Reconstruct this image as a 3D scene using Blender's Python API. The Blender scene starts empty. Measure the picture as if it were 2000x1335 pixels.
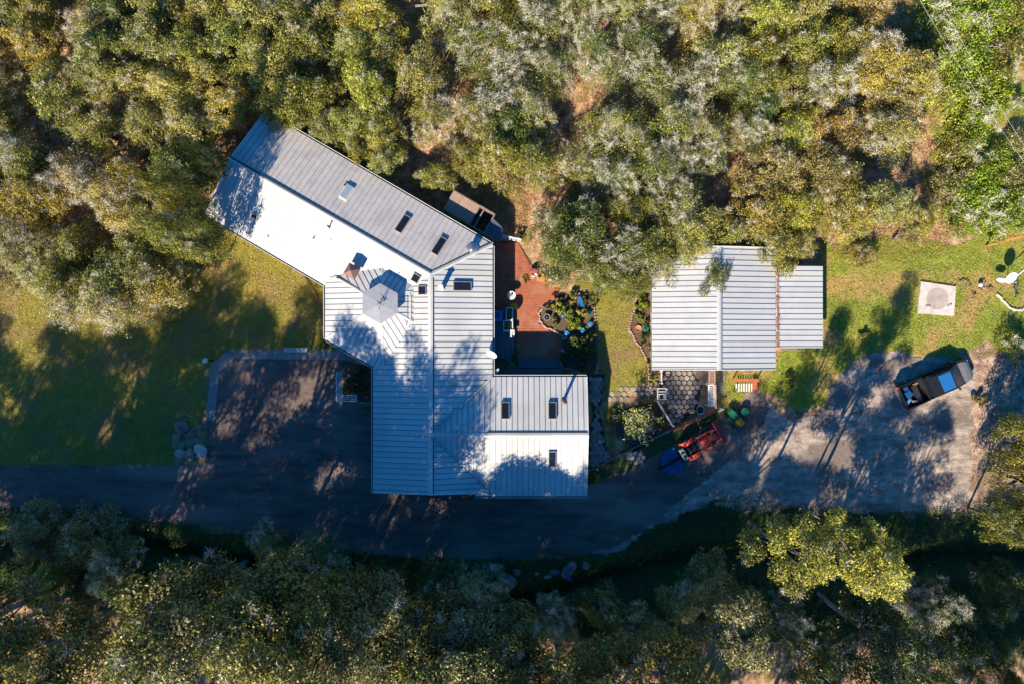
import bpy, bmesh, math, random
import numpy as np
from mathutils import Vector, Matrix, Quaternion

R = math.radians
random.seed(7); rng = np.random.default_rng(11)
scene = bpy.context.scene
C = scene.collection

# ------------------------------------------------------------------ camera, light, exposure
CH = 62.0                      # flying height of the camera
U = 0.04                       # metres of flat ground per photo pixel
cd = bpy.data.cameras.new('camera'); cam = bpy.data.objects.new('camera', cd); C.objects.link(cam)
cam.location = (0, 0, CH); cam.rotation_euler = (0, 0, 0)
cd.sensor_width = 36; cd.lens = 36*CH/(2000*U); cd.clip_end = 3000
scene.camera = cam
SD = Vector((0.43, 0.90, 0)).normalized()*1.25     # shadow per metre of height
sunv = Vector((-SD.x, -SD.y, 1)).normalized()
w = bpy.data.worlds.new('World'); scene.world = w; w.use_nodes = True
nt = w.node_tree; bg = nt.nodes['Background']
sky = nt.nodes.new('ShaderNodeTexSky'); sky.sky_type = 'NISHITA'; sky.sun_disc = False
sky.sun_elevation = math.asin(sunv.z); sky.sun_rotation = math.atan2(sunv.x, sunv.y) % (2*math.pi)
sky.air_density = 1.0; sky.dust_density = 0.3; sky.ozone_density = 7.0
hsv = nt.nodes.new('ShaderNodeHueSaturation'); hsv.inputs['Saturation'].default_value = 1.32
nt.links.new(sky.outputs[0], hsv.inputs['Color']); nt.links.new(hsv.outputs[0], bg.inputs[0]); bg.inputs[1].default_value = 0.102
sl = bpy.data.lights.new('sun', 'SUN'); sl.energy = 5.0; sl.angle = R(0.55); sl.color = (1.0, 0.89, 0.70)
so = bpy.data.objects.new('sun', sl); C.objects.link(so); so.location = sunv*150
so.rotation_euler = sunv.to_track_quat('Z', 'Y').to_euler()
scene.view_settings.view_transform = 'Standard'; scene.view_settings.look = 'None'
scene.view_settings.gamma = 1; scene.view_settings.exposure = 0.82

# ------------------------------------------------------------------ noise and coordinates
def _h(i, j, s):
    n = np.sin(i*127.1 + j*311.7 + s*74.7)*43758.5453
    return n - np.floor(n)
def vnoise(x, y, s=0):
    xi = np.floor(x); yi = np.floor(y); fx = x-xi; fy = y-yi
    fx = fx*fx*(3-2*fx); fy = fy*fy*(3-2*fy)
    a = _h(xi, yi, s); b = _h(xi+1, yi, s); c = _h(xi, yi+1, s); d = _h(xi+1, yi+1, s)
    return (a*(1-fx)+b*fx)*(1-fy) + (c*(1-fx)+d*fx)*fy
def fbm(x, y, sc, s=0, o=4):
    t = 0; a = 0.5; f = 1.0/sc
    for k in range(o):
        t = t + a*(vnoise(x*f, y*f, s+k*7)-0.5)*2; a *= 0.5; f *= 2.03
    return t
def gx(px): return (px-1000)*U
def gy(py): return (667.5-py)*U
CREEK = [(gx(a), gy(b)) for a, b in [(-900,1010),(-100,1040),(250,1066),(480,1106),(700,1150),(900,1190),(1050,1172),(1200,1128),(1350,1092),(1470,1078),(1650,1120),(1850,1085),(2100,1090),(3000,1120)]]
def segdist(x, y, pts, closed=False):
    d = np.full(np.shape(x), 1e9)
    n = len(pts)
    for i in range(n if closed else n-1):
        ax, ay = pts[i]; bx, by = pts[(i+1) % n]
        vx, vy = bx-ax, by-ay; L = vx*vx+vy*vy+1e-12
        t = np.clip(((x-ax)*vx+(y-ay)*vy)/L, 0, 1)
        d = np.minimum(d, np.hypot(x-ax-t*vx, y-ay-t*vy))
    return d
def terr(x, y):
    x = np.asarray(x, float); y = np.asarray(y, float)
    z = 0.10*np.maximum(0, y-27) + 0.16*np.maximum(0, -y-31)
    z = np.minimum(z, 9)
    d = segdist(x, y, CREEK)
    return z - 1.5*np.clip(1-d/1.7, 0, 1)**1.3
def tz(x, y): return float(terr(x, y))
def P(px, py, z=0.0):
    k = U*(CH-z)/CH
    return Vector(((px-1000)*k, (667.5-py)*k, z))
def G(px, py):
    z = 0.0
    for _ in range(4):
        p = P(px, py, z); z = tz(p.x, p.y)
    return P(px, py, z)
def pip(x, y, poly):
    ins = np.zeros(np.shape(x), bool); n = len(poly)
    for i in range(n):
        ax, ay = poly[i]; bx, by = poly[(i+1) % n]
        c = ((ay > y) != (by > y)) & (x < (bx-ax)*(y-ay)/((by-ay) if by != ay else 1e-9)+ax)
        ins ^= c
    return ins
def sdf(x, y, poly):
    d = segdist(x, y, poly, True)
    return np.where(pip(x, y, poly), d, -d)
def wp(poly): return [(gx(a), gy(b)) for a, b in poly]

# ------------------------------------------------------------------ materials
MATS = {}
def mat(name, c1, c2=None, sc=3.0, rough=0.7, metal=0.0, bump=0.0, bsc=None, vary=0.0, spec=0.5, c3=None, stretch=None, w2=(0.35, 0.65), detail=6):
    if name in MATS: return MATS[name]
    m = bpy.data.materials.new(name); m.use_nodes = True; MATS[name] = m
    t = m.node_tree; N = t.nodes; L = t.links
    b = N['Principled BSDF']
    b.inputs['Roughness'].default_value = rough; b.inputs['Metallic'].default_value = metal
    b.inputs['Specular IOR Level'].default_value = spec
    if c2 is None: c2 = tuple(v*0.8 for v in c1)
    tc = N.new('ShaderNodeTexCoord'); mp = N.new('ShaderNodeMapping')
    L.new(tc.outputs['Object'], mp.inputs['Vector'])
    if stretch: mp.inputs['Scale'].default_value = stretch
    n1 = N.new('ShaderNodeTexNoise'); n1.inputs['Scale'].default_value = sc; n1.inputs['Detail'].default_value = detail; n1.inputs['Roughness'].default_value = 0.62
    L.new(mp.outputs[0], n1.inputs['Vector'])
    r = N.new('ShaderNodeValToRGB'); L.new(n1.outputs['Fac'], r.inputs['Fac'])
    r.color_ramp.elements[0].position = w2[0]; r.color_ramp.elements[1].position = w2[1]
    r.color_ramp.elements[0].color = (*c2, 1); r.color_ramp.elements[1].color = (*c1, 1)
    out = r.outputs['Color']
    if c3 is not None:
        n3 = N.new('ShaderNodeTexNoise'); n3.inputs['Scale'].default_value = sc*0.23; n3.inputs['Detail'].default_value = 7
        L.new(mp.outputs[0], n3.inputs['Vector'])
        r3 = N.new('ShaderNodeValToRGB'); r3.color_ramp.elements[0].position = 0.5; r3.color_ramp.elements[1].position = 0.62
        L.new(n3.outputs['Fac'], r3.inputs['Fac'])
        mx = N.new('ShaderNodeMix'); mx.data_type = 'RGBA'
        L.new(r3.outputs['Color'], mx.inputs[0]); L.new(out, mx.inputs[6]); mx.inputs[7].default_value = (*c3, 1)
        out = mx.outputs[2]
    if vary > 0:
        oi = N.new('ShaderNodeObjectInfo'); mr = N.new('ShaderNodeMapRange')
        L.new(oi.outputs['Random'], mr.inputs['Value']); mr.inputs['To Min'].default_value = 1-vary; mr.inputs['To Max'].default_value = 1+vary
        mv = N.new('ShaderNodeMix'); mv.data_type = 'RGBA'; mv.blend_type = 'MULTIPLY'; mv.inputs[0].default_value = 1
        L.new(out, mv.inputs[6]); L.new(mr.outputs[0], mv.inputs[7]); out = mv.outputs[2]
    L.new(out, b.inputs['Base Color'])
    if bump > 0:
        nb = N.new('ShaderNodeTexNoise'); nb.inputs['Scale'].default_value = bsc or sc*3; nb.inputs['Detail'].default_value = 5
        L.new(mp.outputs[0], nb.inputs['Vector'])
        bp = N.new('ShaderNodeBump'); bp.inputs['Strength'].default_value = bump; bp.inputs['Distance'].default_value = 0.08
        L.new(nb.outputs['Fac'], bp.inputs['Height']); L.new(bp.outputs[0], b.inputs['Normal'])
    return m
def leafmat(name, mode='object', c1=(1,1,1), c2=(1,1,1), trans=0.16, gloss=0.05):
    """leaf colour = tint per object x light / dark of each leaf"""
    m = bpy.data.materials.new(name); m.use_nodes = True; MATS[name] = m
    t = m.node_tree; N = t.nodes; L = t.links
    for n in list(N): N.remove(n)
    o = N.new('ShaderNodeOutputMaterial')
    at = N.new('ShaderNodeAttribute'); at.attribute_name = 'tint'
    rp = N.new('ShaderNodeValToRGB'); L.new(at.outputs['Fac'], rp.inputs['Fac'])
    e = rp.color_ramp.elements
    e[0].position = 0; e[0].color = (*c1, 1); e[1].position = 1; e[1].color = (*c2, 1)
    out = rp.outputs['Color']
    if mode == 'object':
        oi = N.new('ShaderNodeObjectInfo'); mv = N.new('ShaderNodeMix'); mv.data_type = 'RGBA'; mv.blend_type = 'MULTIPLY'; mv.inputs[0].default_value = 1
        L.new(out, mv.inputs[6]); L.new(oi.outputs['Color'], mv.inputs[7]); out = mv.outputs[2]
    d = N.new('ShaderNodeBsdfDiffuse'); tr = N.new('ShaderNodeBsdfTranslucent'); g = N.new('ShaderNodeBsdfGlossy'); g.inputs['Roughness'].default_value = 0.42
    g.inputs['Color'].default_value = (0.9, 0.85, 0.65, 1)
    L.new(out, d.inputs['Color']); L.new(out, tr.inputs['Color'])
    m1 = N.new('ShaderNodeMixShader'); m1.inputs[0].default_value = trans; L.new(d.outputs[0], m1.inputs[1]); L.new(tr.outputs[0], m1.inputs[2])
    m2 = N.new('ShaderNodeMixShader'); m2.inputs[0].default_value = gloss; L.new(m1.outputs[0], m2.inputs[1]); L.new(g.outputs[0], m2.inputs[2])
    L.new(m2.outputs[0], o.inputs['Surface'])
    return m

M_ROOF = mat('white_metal_roofing', (0.585,0.58,0.565), (0.54,0.535,0.525), sc=0.9, rough=0.6, metal=0.03, vary=0.05, c3=(0.48,0.47,0.455), spec=0.3)
M_ROOFG = mat('away_from_sun_roofing', (0.60,0.545,0.505), (0.52,0.475,0.44), sc=2.2, rough=0.42, metal=0.12, c3=(0.46,0.43,0.41), vary=0.04, spec=0.6)  # white roofing retoned for the slope facing away from the sun
M_SEAM = mat('weathered_seam_metal', (0.17,0.17,0.175), (0.09,0.09,0.10), sc=6, rough=0.5, metal=0.3)
M_UNDER = mat('dark_roof_underlay', (0.03,0.03,0.035), rough=0.9)
M_TRIM = mat('white_painted_trim', (0.76,0.76,0.74), (0.64,0.64,0.62), rough=0.5)
M_GUT = mat('dark_gutter_channel', (0.05,0.05,0.055), rough=0.8)
M_WALL = mat('tan_wall_siding', (0.40,0.33,0.25), (0.33,0.27,0.2), sc=2, rough=0.85, bump=0.2)
M_GLASS = mat('dark_window_glass', (0.012,0.016,0.024), (0.010,0.012,0.02), rough=0.12, spec=0.6)
M_GLASSB = mat('pale_skylight_dome', (0.33,0.38,0.42), (0.29,0.34,0.38), rough=0.3)
M_FRAME = mat('grey_brown_frame', (0.30,0.26,0.22), rough=0.6)
M_COPPER = mat('rusty_brown_metal', (0.28,0.15,0.11), (0.20,0.14,0.13), sc=6, rough=0.6, metal=0.3)
M_STEEL = mat('galvanised_steel', (0.55,0.56,0.58), (0.42,0.43,0.45), sc=7, rough=0.3, metal=0.8)
M_BLACK = mat('black_rubber', (0.018,0.018,0.02), rough=0.7)
M_IRON = mat('dark_iron', (0.03,0.03,0.033), rough=0.5, metal=0.6)
M_ASPH = mat('asphalt', (0.19,0.135,0.112), (0.095,0.066,0.058), sc=1.1, rough=0.92, bump=0.5, bsc=20, c3=(0.26,0.19,0.155), w2=(0.34,0.62), detail=12, stretch=(0.35,1.3,1))
M_CONC = mat('pale_concrete', (0.30,0.275,0.25), (0.22,0.20,0.185), sc=1.5, rough=0.9, bump=0.3, bsc=25)
M_PAD = mat('concrete_pad', (0.66,0.58,0.52), (0.48,0.41,0.37), sc=2.0, rough=0.9, bump=0.3, bsc=25)
M_GRAV = mat('dusty_gravel', (0.58,0.46,0.38), (0.20,0.155,0.125), sc=1.6, rough=0.95, bump=0.9, bsc=14, c3=(0.20,0.155,0.13), detail=13, stretch=(0.6,1.2,1))
M_DIRT = mat('reddish_dirt', (0.60,0.42,0.31), (0.20,0.115,0.08), sc=1.8, rough=0.95, bump=0.8, bsc=10, c3=(0.24,0.15,0.10), detail=12)
M_FLOOR = mat('forest_floor', (0.60,0.38,0.21), (0.19,0.10,0.05), sc=1.5, rough=0.95, bump=0.9, bsc=9, c3=(0.20,0.17,0.03), detail=12)
M_LAWN = mat('dry_lawn', (0.34,0.27,0.05), (0.19,0.18,0.03), sc=1.6, rough=0.9, bump=0.8, bsc=16, c3=(0.28,0.19,0.075), detail=12)
M_GREEN = mat('lush_grass', (0.30,0.32,0.045), (0.15,0.20,0.02), sc=1.5, rough=0.9, bump=0.8, bsc=14, c3=(0.42,0.27,0.10), detail=12)
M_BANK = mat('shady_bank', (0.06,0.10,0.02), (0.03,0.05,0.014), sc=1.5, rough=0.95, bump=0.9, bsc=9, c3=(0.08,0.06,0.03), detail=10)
M_BRICK = mat('red_brick_paver', (0.47,0.15,0.075), (0.36,0.105,0.05), sc=2.5, rough=0.85, bump=0.2, bsc=30, c3=(0.44,0.20,0.12))
M_MORTAR = mat('brick_joint_sand', (0.14,0.065,0.045), rough=0.95)
M_PAVER = mat('hexagon_paver_concrete', (0.33,0.28,0.25), (0.25,0.21,0.19), sc=4, rough=0.9, vary=0.3, bump=0.2, bsc=30)
M_JOINT = mat('mossy_joint_soil', (0.06,0.052,0.035), (0.03,0.03,0.02), sc=4, rough=0.95)
M_WOOD = mat('orange_brown_timber', (0.42,0.20,0.09), (0.28,0.12,0.06), sc=3, rough=0.8, stretch=(1,1,1))
M_REDWOOD = mat('redwood_boards', (0.38,0.14,0.075), (0.24,0.085,0.05), sc=4, rough=0.8)
M_GREYWOOD = mat('weathered_timber', (0.27,0.20,0.16), (0.19,0.14,0.11), sc=5, rough=0.85)
M_PLY = mat('plywood_sheet', (0.40,0.26,0.19), (0.30,0.20,0.15), sc=4, rough=0.85)
M_DECK = mat('blue_grey_deck', (0.13,0.15,0.17), (0.10,0.115,0.13), sc=5, rough=0.7, vary=0.08)
M_WHITE = mat('white_paint', (0.78,0.77,0.75), (0.66,0.64,0.62), sc=6, rough=0.5)
M_STONE = mat('pale_stone', (0.46,0.36,0.31), (0.30,0.24,0.21), sc=7, rough=0.9, vary=0.15, bump=0.3)
M_ROCK = mat('grey_boulder', (0.22,0.21,0.20), (0.10,0.10,0.095), sc=3, rough=0.9, bump=0.6, bsc=8)
M_BARK = mat('oak_bark', (0.13,0.105,0.08), (0.06,0.048,0.036), sc=5, rough=0.95, bump=0.6)
M_BARKG = mat('grey_bark', (0.30,0.28,0.26), (0.14,0.125,0.11), sc=5, rough=0.95, bump=0.6)
M_RED = mat('red_machine_paint', (0.72,0.07,0.03), (0.58,0.055,0.025), sc=4, rough=0.45)
M_BLUE = mat('blue_machine_paint', (0.012,0.085,0.26), (0.01,0.06,0.19), sc=4, rough=0.45)
M_GREENP = mat('green_machine_paint', (0.012,0.15,0.075), (0.01,0.1,0.05), sc=4, rough=0.45)
M_YEL = mat('yellow_seat_vinyl', (0.75,0.33,0.01), (0.6,0.25,0.01), sc=4, rough=0.5)
M_PALE = mat('pale_green_plastic', (0.42,0.50,0.42), (0.34,0.42,0.35), sc=4, rough=0.5)
M_CAR = mat('charcoal_car_paint', (0.035,0.04,0.042), (0.03,0.034,0.036), rough=0.25, metal=0.5, spec=0.7)
M_CARO = mat('olive_car_paint', (0.022,0.026,0.02), (0.018,0.021,0.017), rough=0.3, metal=0.4)
M_HOOD = mat('grey_hood_paint', (0.27,0.25,0.26), (0.22,0.20,0.21), rough=0.35, metal=0.3)  # hood lighter than the rest of the body
M_WIND = mat('windscreen_glass', (0.035,0.09,0.17), (0.015,0.025,0.04), sc=3, rough=0.08, spec=0.8)  # blue in the base colour stands in for reflected sky
M_SKYREFL = mat('sky_reflection_blue', (0.03,0.20,0.50), (0.025,0.18,0.46), rough=0.15, metal=0.3, spec=0.8)  # reflected sky painted as a blue panel on the cab roof
M_TERRA = mat('terracotta', (0.50,0.22,0.09), rough=0.7)
M_CERB = mat('blue_glazed_ceramic', (0.02,0.22,0.55), (0.015,0.15,0.42), rough=0.15, spec=0.8)
M_TEAL = mat('teal_glazed_ceramic', (0.03,0.36,0.30), rough=0.15, spec=0.8)
M_LAMP = mat('frosted_lamp_glass', (0.62,0.66,0.68), rough=0.25)
M_CABLE = mat('aluminium_cable', (0.62,0.61,0.56), rough=0.4, metal=0.2)
M_LEAF = leafmat('oak_leaf', 'object', (0.22,0.25,0.22), (3.3,3.15,2.0))  # wide ramp paints sunny highlights and dark gaps into the leaves
M_TWIG = leafmat('lichened_twig', 'object', (0.9,0.87,0.82), (2.4,2.3,2.15), trans=0.05, gloss=0.03)
M_GRASSB = leafmat('grass_blade', 'object', (0.5,0.55,0.5), (1.6,1.5,1.4), trans=0.3, gloss=0.05)
M_LITTER = leafmat('fallen_leaf', 'object', (0.35,0.3,0.25), (1.6,1.5,1.4), trans=0.1, gloss=0.03)

# ------------------------------------------------------------------ mesh and object helpers
class MB:
    def __init__(s): s.v = []; s.f = []; s.m = []
    def add(s, vs, fs, mi=0):
        o = len(s.v); s.v += [tuple(v) for v in vs]
        s.f += [tuple(i+o for i in f) for f in fs]; s.m += [mi]*len(fs); return s
    def box(s, c, d, rz=0.0, mi=0, rx=0.0, ry=0.0):
        M = Matrix.Translation(c) @ Matrix.Rotation(rz, 4, 'Z') @ Matrix.Rotation(ry, 4, 'Y') @ Matrix.Rotation(rx, 4, 'X')
        x, y, z = d[0]/2, d[1]/2, d[2]/2
        vs = [M @ Vector(p) for p in [(-x,-y,-z),(x,-y,-z),(x,y,-z),(-x,y,-z),(-x,-y,z),(x,-y,z),(x,y,z),(-x,y,z)]]
        return s.add(vs, [(3,2,1,0),(4,5,6,7),(0,1,5,4),(1,2,6,5),(2,3,7,6),(3,0,4,7)], mi)
    def beam(s, a, b, wd, ht, mi=0):
        a = Vector(a); b = Vector(b); d = b-a; L = d.length
        if L < 1e-5: return s
        q = d.to_track_quat('X', 'Z'); x, y, z = L/2, wd/2, ht/2; c = (a+b)/2
        vs = [c + q @ Vector(p) for p in [(-x,-y,-z),(x,-y,-z),(x,y,-z),(-x,y,-z),(-x,-y,z),(x,-y,z),(x,y,z),(-x,y,z)]]
        return s.add(vs, [(3,2,1,0),(4,5,6,7),(0,1,5,4),(1,2,6,5),(2,3,7,6),(3,0,4,7)], mi)
    def prism(s, poly, z0, z1, mi=0, inset=0.0):
        n = len(poly); c = (sum(p[0] for p in poly)/n, sum(p[1] for p in poly)/n)
        vs = [(p[0], p[1], z0) for p in poly] + [(c[0]+(p[0]-c[0])*(1-inset), c[1]+(p[1]-c[1])*(1-inset), z1) for p in poly]
        area = sum(poly[i][0]*poly[(i+1)%n][1]-poly[(i+1)%n][0]*poly[i][1] for i in range(n))
        fs = [tuple(range(n))[::-1], tuple(range(n, 2*n))] + [(i, (i+1)%n, n+(i+1)%n, n+i) for i in range(n)]
        if area < 0: fs = [f[::-1] for f in fs]
        return s.add(vs, fs, mi)
    def lathe(s, prof, c=(0,0,0), seg=16, mi=0, sx=1, sy=1, tilt=None):
        vs = []; fs = []; k = len(prof)
        for i in range(seg):
            a = 2*math.pi*i/seg
            for r_, z in prof:
                v = Vector((r_*math.cos(a)*sx, r_*math.sin(a)*sy, z))
                if tilt is not None: v = tilt @ v
                vs.append((v.x+c[0], v.y+c[1], v.z+c[2]))
        for i in range(seg):
            for j in range(k-1):
                a, b = i*k+j, ((i+1)%seg)*k+j; fs.append((a, b, b+1, a+1))
        return s.add(vs, fs, mi)
    def tube(s, pts, rad, seg=7, mi=0):
        pts = [Vector(p) for p in pts]
        if not hasattr(rad, '__len__'): rad = [rad]*len(pts)
        vs = []; fs = []
        for i, p in enumerate(pts):
            d = (pts[min(i+1, len(pts)-1)]-pts[max(i-1, 0)])
            q = d.to_track_quat('Z', 'Y')
            for k in range(seg):
                a = 2*math.pi*k/seg; vs.append(p + q @ Vector((math.cos(a)*rad[i], math.sin(a)*rad[i], 0)))
        for i in range(len(pts)-1):
            for k in range(seg):
                a = i*seg+k; b = i*seg+(k+1)%seg; fs.append((a, b, b+seg, a+seg))
        fs.append(tuple(range(seg))[::-1]); fs.append(tuple(range((len(pts)-1)*seg, len(pts)*seg)))
        return s.add(vs, fs, mi)
    def lump(s, c, r, sz=(1,1,1), amp=0.25, sub=2, mi=0, seed=None, rz=0):
        b = bmesh.new(); bmesh.ops.create_icosphere(b, subdivisions=sub, radius=1)
        sd = random.random()*100 if seed is None else seed
        Rm = Matrix.Rotation(rz, 3, 'Z')
        vs = []
        for v in b.verts:
            p = v.co; k = 1+amp*(math.sin(p.x*2.3+sd)+math.sin(p.y*2.9+sd*1.7)+math.sin(p.z*3.1+sd*2.3)+0.5*math.sin(p.x*6+p.y*5+sd))/2.6
            q = Rm @ Vector((p.x*k*r*sz[0], p.y*k*r*sz[1], p.z*k*r*sz[2]))
            vs.append((q.x+c[0], q.y+c[1], q.z+c[2]))
        fs = [tuple(v.index for v in f.verts) for f in b.faces]; b.free()
        return s.add(vs, fs, mi)
    def build(s, name, m, parent=None, world=True, smooth=False):
        me = bpy.data.meshes.new(name)
        off = parent_loc(parent) if (parent is not None and world) else Vector((0,0,0))
        me.from_pydata([(v[0]-off.x, v[1]-off.y, v[2]-off.z) for v in s.v], [], s.f)
        for mm in (m if isinstance(m, (list, tuple)) else [m]): me.materials.append(mm)
        if isinstance(m, (list, tuple)): me.polygons.foreach_set('material_index', s.m)
        if smooth: me.polygons.foreach_set('use_smooth', [True]*len(me.polygons))
        me.update()
        o = bpy.data.objects.new(name, me); C.objects.link(o)
        if parent is not None: o.parent = parent
        return o
def parent_loc(p):
    v = Vector((0,0,0))
    while p is not None: v = v + p.location; p = p.parent
    return v
def tag(o, label=None, cat=None, group=None, kind=None):
    if label: o['label'] = label
    if cat: o['category'] = cat
    if group: o['group'] = group
    if kind: o['kind'] = kind
    return o
def thing(name, loc, label, cat, group=None, rz=0.0):
    o = bpy.data.objects.new(name, None); C.objects.link(o); o.location = loc; o.rotation_euler = (0,0,rz)
    o.empty_display_size = 0.3
    return tag(o, label, cat, group)
def link_copy(data_obj, parent, name=None):
    c = data_obj.copy(); C.objects.link(c); c.parent = parent
    if name: c.name = name
    return c
def face_mesh(name, V, nper, tint, m):
    """V: (N, nper, 3) array of polygons"""
    N = len(V); me = bpy.data.meshes.new(name)
    me.vertices.add(N*nper); me.vertices.foreach_set('co', np.ascontiguousarray(V, dtype=np.float32).ravel())
    me.loops.add(N*nper); me.loops.foreach_set('vertex_index', np.arange(N*nper, dtype=np.int32))
    me.polygons.add(N); me.polygons.foreach_set('loop_start', np.arange(0, N*nper, nper, dtype=np.int32))
    a = me.attributes.new('tint', 'FLOAT', 'FACE'); a.data.foreach_set('value', np.asarray(tint, np.float32))
    me.materials.append(m); me.update(calc_edges=True); me.validate()
    return me
def leaves(cen, nrm, size, asp=0.55):
    N = len(cen); nrm = nrm/(np.linalg.norm(nrm, axis=1, keepdims=True)+1e-9)
    r = rng.normal(size=(N,3)); t = np.cross(nrm, r); t /= np.linalg.norm(t, axis=1, keepdims=True)+1e-9
    b = np.cross(nrm, t); s = size[:,None]
    return np.stack([cen+t*s, cen+b*s*asp, cen-t*s, cen-b*s*asp], axis=1)
def sheet(name, poly_px, off, m, cell=0.14, amp=0.0, nsc=1.2, kind='structure', hole=None, seed=3):
    poly = wp(poly_px); xs = [p[0] for p in poly]; ys = [p[1] for p in poly]
    X = np.arange(min(xs)-amp, max(xs)+amp+cell, cell); Y = np.arange(min(ys)-amp, max(ys)+amp+cell, cell)
    cx, cy = np.meshgrid(X[:-1]+cell/2, Y[:-1]+cell/2, indexing='ij')
    keep = sdf(cx, cy, poly) + amp*fbm(cx, cy, nsc, seed) > 0
    if hole is not None:
        for h in hole: keep &= ~pip(cx, cy, wp(h))
    I, J = np.nonzero(keep); ny = len(Y)
    q = np.stack([I*ny+J, (I+1)*ny+J, (I+1)*ny+J+1, I*ny+J+1], axis=1)
    u, inv = np.unique(q.ravel(), return_inverse=True)
    vx = X[u//ny]; vy = Y[u % ny]
    vx = vx+0.35*cell*fbm(vx, vy, 0.4, 9, 2); vy = vy+0.35*cell*fbm(vx, vy, 0.4, 19, 2)
    vz = terr(vx, vy)+off
    me = bpy.data.meshes.new(name); n = len(u)
    me.vertices.add(n); me.vertices.foreach_set('co', np.stack([vx, vy, vz], 1).astype(np.float32).ravel())
    F = len(q); me.loops.add(F*4); me.loops.foreach_set('vertex_index', inv.astype(np.int32).ravel())
    me.polygons.add(F); me.polygons.foreach_set('loop_start', np.arange(0, F*4, 4, dtype=np.int32))
    me.materials.append(m); me.update(calc_edges=True)
    o = bpy.data.objects.new(name, me); C.objects.link(o); o['kind'] = kind
    return o
def flat(name, poly_px, off, m, th=0.0, kind='structure', parent=None):
    """thick slab with crisp edges on flat ground"""
    b = MB(); b.prism(wp(poly_px), off-max(th, 0.03), off, 0); o = b.build(name, m, parent)
    if kind: o['kind'] = kind
    return o

# ------------------------------------------------------------------ ground
def make_ground():
    def axis(lo, hi, st, far):
        a = list(np.arange(lo, hi+1e-6, st)); s = st
        l = [a[0]]; h = [a[-1]]
        while h[-1] < far: s *= 1.35; h.append(h[-1]+s); l.append(l[-1]-s)
        return np.array(l[1:][::-1]+a+h[1:])
    X = axis(-52, 52, 0.4, 1200); Y = axis(-38, 36, 0.4, 1200)
    gx_, gy_ = np.meshgrid(X, Y, indexing='ij'); z = terr(gx_, gy_)
    inner = (np.abs(gx_) < 60) & (np.abs(gy_) < 60)
    z = z - 0.03 - 0.35*np.clip(1-segdist(gx_, gy_, CREEK)/3.2, 0, 1)
    nx, ny = len(X), len(Y)
    me = bpy.data.meshes.new('ground'); me.vertices.add(nx*ny)
    me.vertices.foreach_set('co', np.stack([gx_.ravel(), gy_.ravel(), z.ravel()], 1).astype(np.float32).ravel())
    I, J = np.meshgrid(np.arange(nx-1), np.arange(ny-1), indexing='ij'); I = I.ravel(); J = J.ravel()
    q = np.stack([I*ny+J, (I+1)*ny+J, (I+1)*ny+J+1, I*ny+J+1], 1)
    me.loops.add(len(q)*4); me.loops.foreach_set('vertex_index', q.astype(np.int32).ravel())
    me.polygons.add(len(q)); me.polygons.foreach_set('loop_start', np.arange(0, len(q)*4, 4, dtype=np.int32))
    me.materials.append(M_FLOOR); me.update(calc_edges=True)
    o = bpy.data.objects.new('ground', me); C.objects.link(o); o['kind'] = 'structure'
make_ground()
LAWN_L = [(-200,560),(120,520),(330,440),(400,405),(520,480),(640,550),(700,620),(700,690),(440,690),(405,720),(398,830),(340,850),(335,905),(180,912),(-200,908)]
LAWN_M = [(1165,540),(1240,560),(1238,600),(1228,632),(1226,650),(1240,672),(1262,705),(1266,745),(1235,760),(1205,775),(1190,770),(1176,730),(1170,690),(1160,640),(1163,600)]
LAWN_R = [(1605,480),(1760,460),(1860,480),(2150,430),(2150,660),(1990,690),(1900,700),(1760,690),(1690,690),(1640,730),(1610,790),(1560,800),(1500,760),(1460,780),(1400,795),(1398,722),(1520,700),(1520,560),(1605,520)]
GREEN_NE = [(1745,-150),(2200,-150),(2200,470),(1880,470),(1840,400),(1820,250),(1830,120),(1790,60)]
BANK = [(-300,985),(60,990),(240,1010),(470,1040),(620,1065),(800,1085),(980,1090),(1180,1080),(1260,1030),(1380,980),(1480,985),(1700,1000),(1880,990),(2000,960),(2300,960),(2300,1300),(1700,1250),(1000,1250),(400,1180),(-300,1150)]
LOT = [(1455,768),(1485,762),(1510,790),(1520,815),(1545,822),(1600,815),(1612,790),(1630,740),(1655,710),(1690,688),(1740,684),(1800,696),(1870,700),(1905,720),(1905,780),(1900,900),(1885,985),(1750,1000),(1600,985),(1480,975),(1390,975),(1320,1010),(1260,1040),(1230,1065),(1180,1085),(1130,1075),(1250,980),(1400,900),(1440,830)]
DIRT = [(1880,690),(1960,670),(2200,640),(2200,1010),(1900,1010),(1700,1003),(1480,995),(1400,985),(1480,965),(1700,975),(1860,960)]
DRIVE = [(-300,906),(100,906),(250,912),(400,908),(402,850),(404,820),(410,716),(456,698),(668,698),(672,786),(735,790),(735,940),(930,940),(935,950),(1142,950),(1230,915),(1320,868),(1400,822),(1450,790),(1486,766),(1502,790),(1490,830),(1440,885),(1380,935),(1310,990),(1250,1040),(1190,1070),(1120,1085),(980,1090),(800,1088),(640,1068),(500,1040),(420,1025),(290,1015),(220,996),(100,990),(-300,985)]
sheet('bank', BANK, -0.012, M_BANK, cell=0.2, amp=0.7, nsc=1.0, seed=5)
sheet('lawn', LAWN_L, 0.0, M_LAWN, cell=0.15, amp=0.5, seed=6)
sheet('lawn', LAWN_M, 0.0, M_LAWN, cell=0.12, amp=0.06, seed=7)
sheet('lawn', LAWN_R, 0.0, M_GREEN, cell=0.15, amp=0.6, seed=8)
sheet('meadow', GREEN_NE, -0.006, M_GREEN, cell=0.2, amp=1.6, seed=9)
sheet('dirt_yard', DIRT, 0.004, M_DIRT, cell=0.15, amp=0.9, seed=10)
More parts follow.
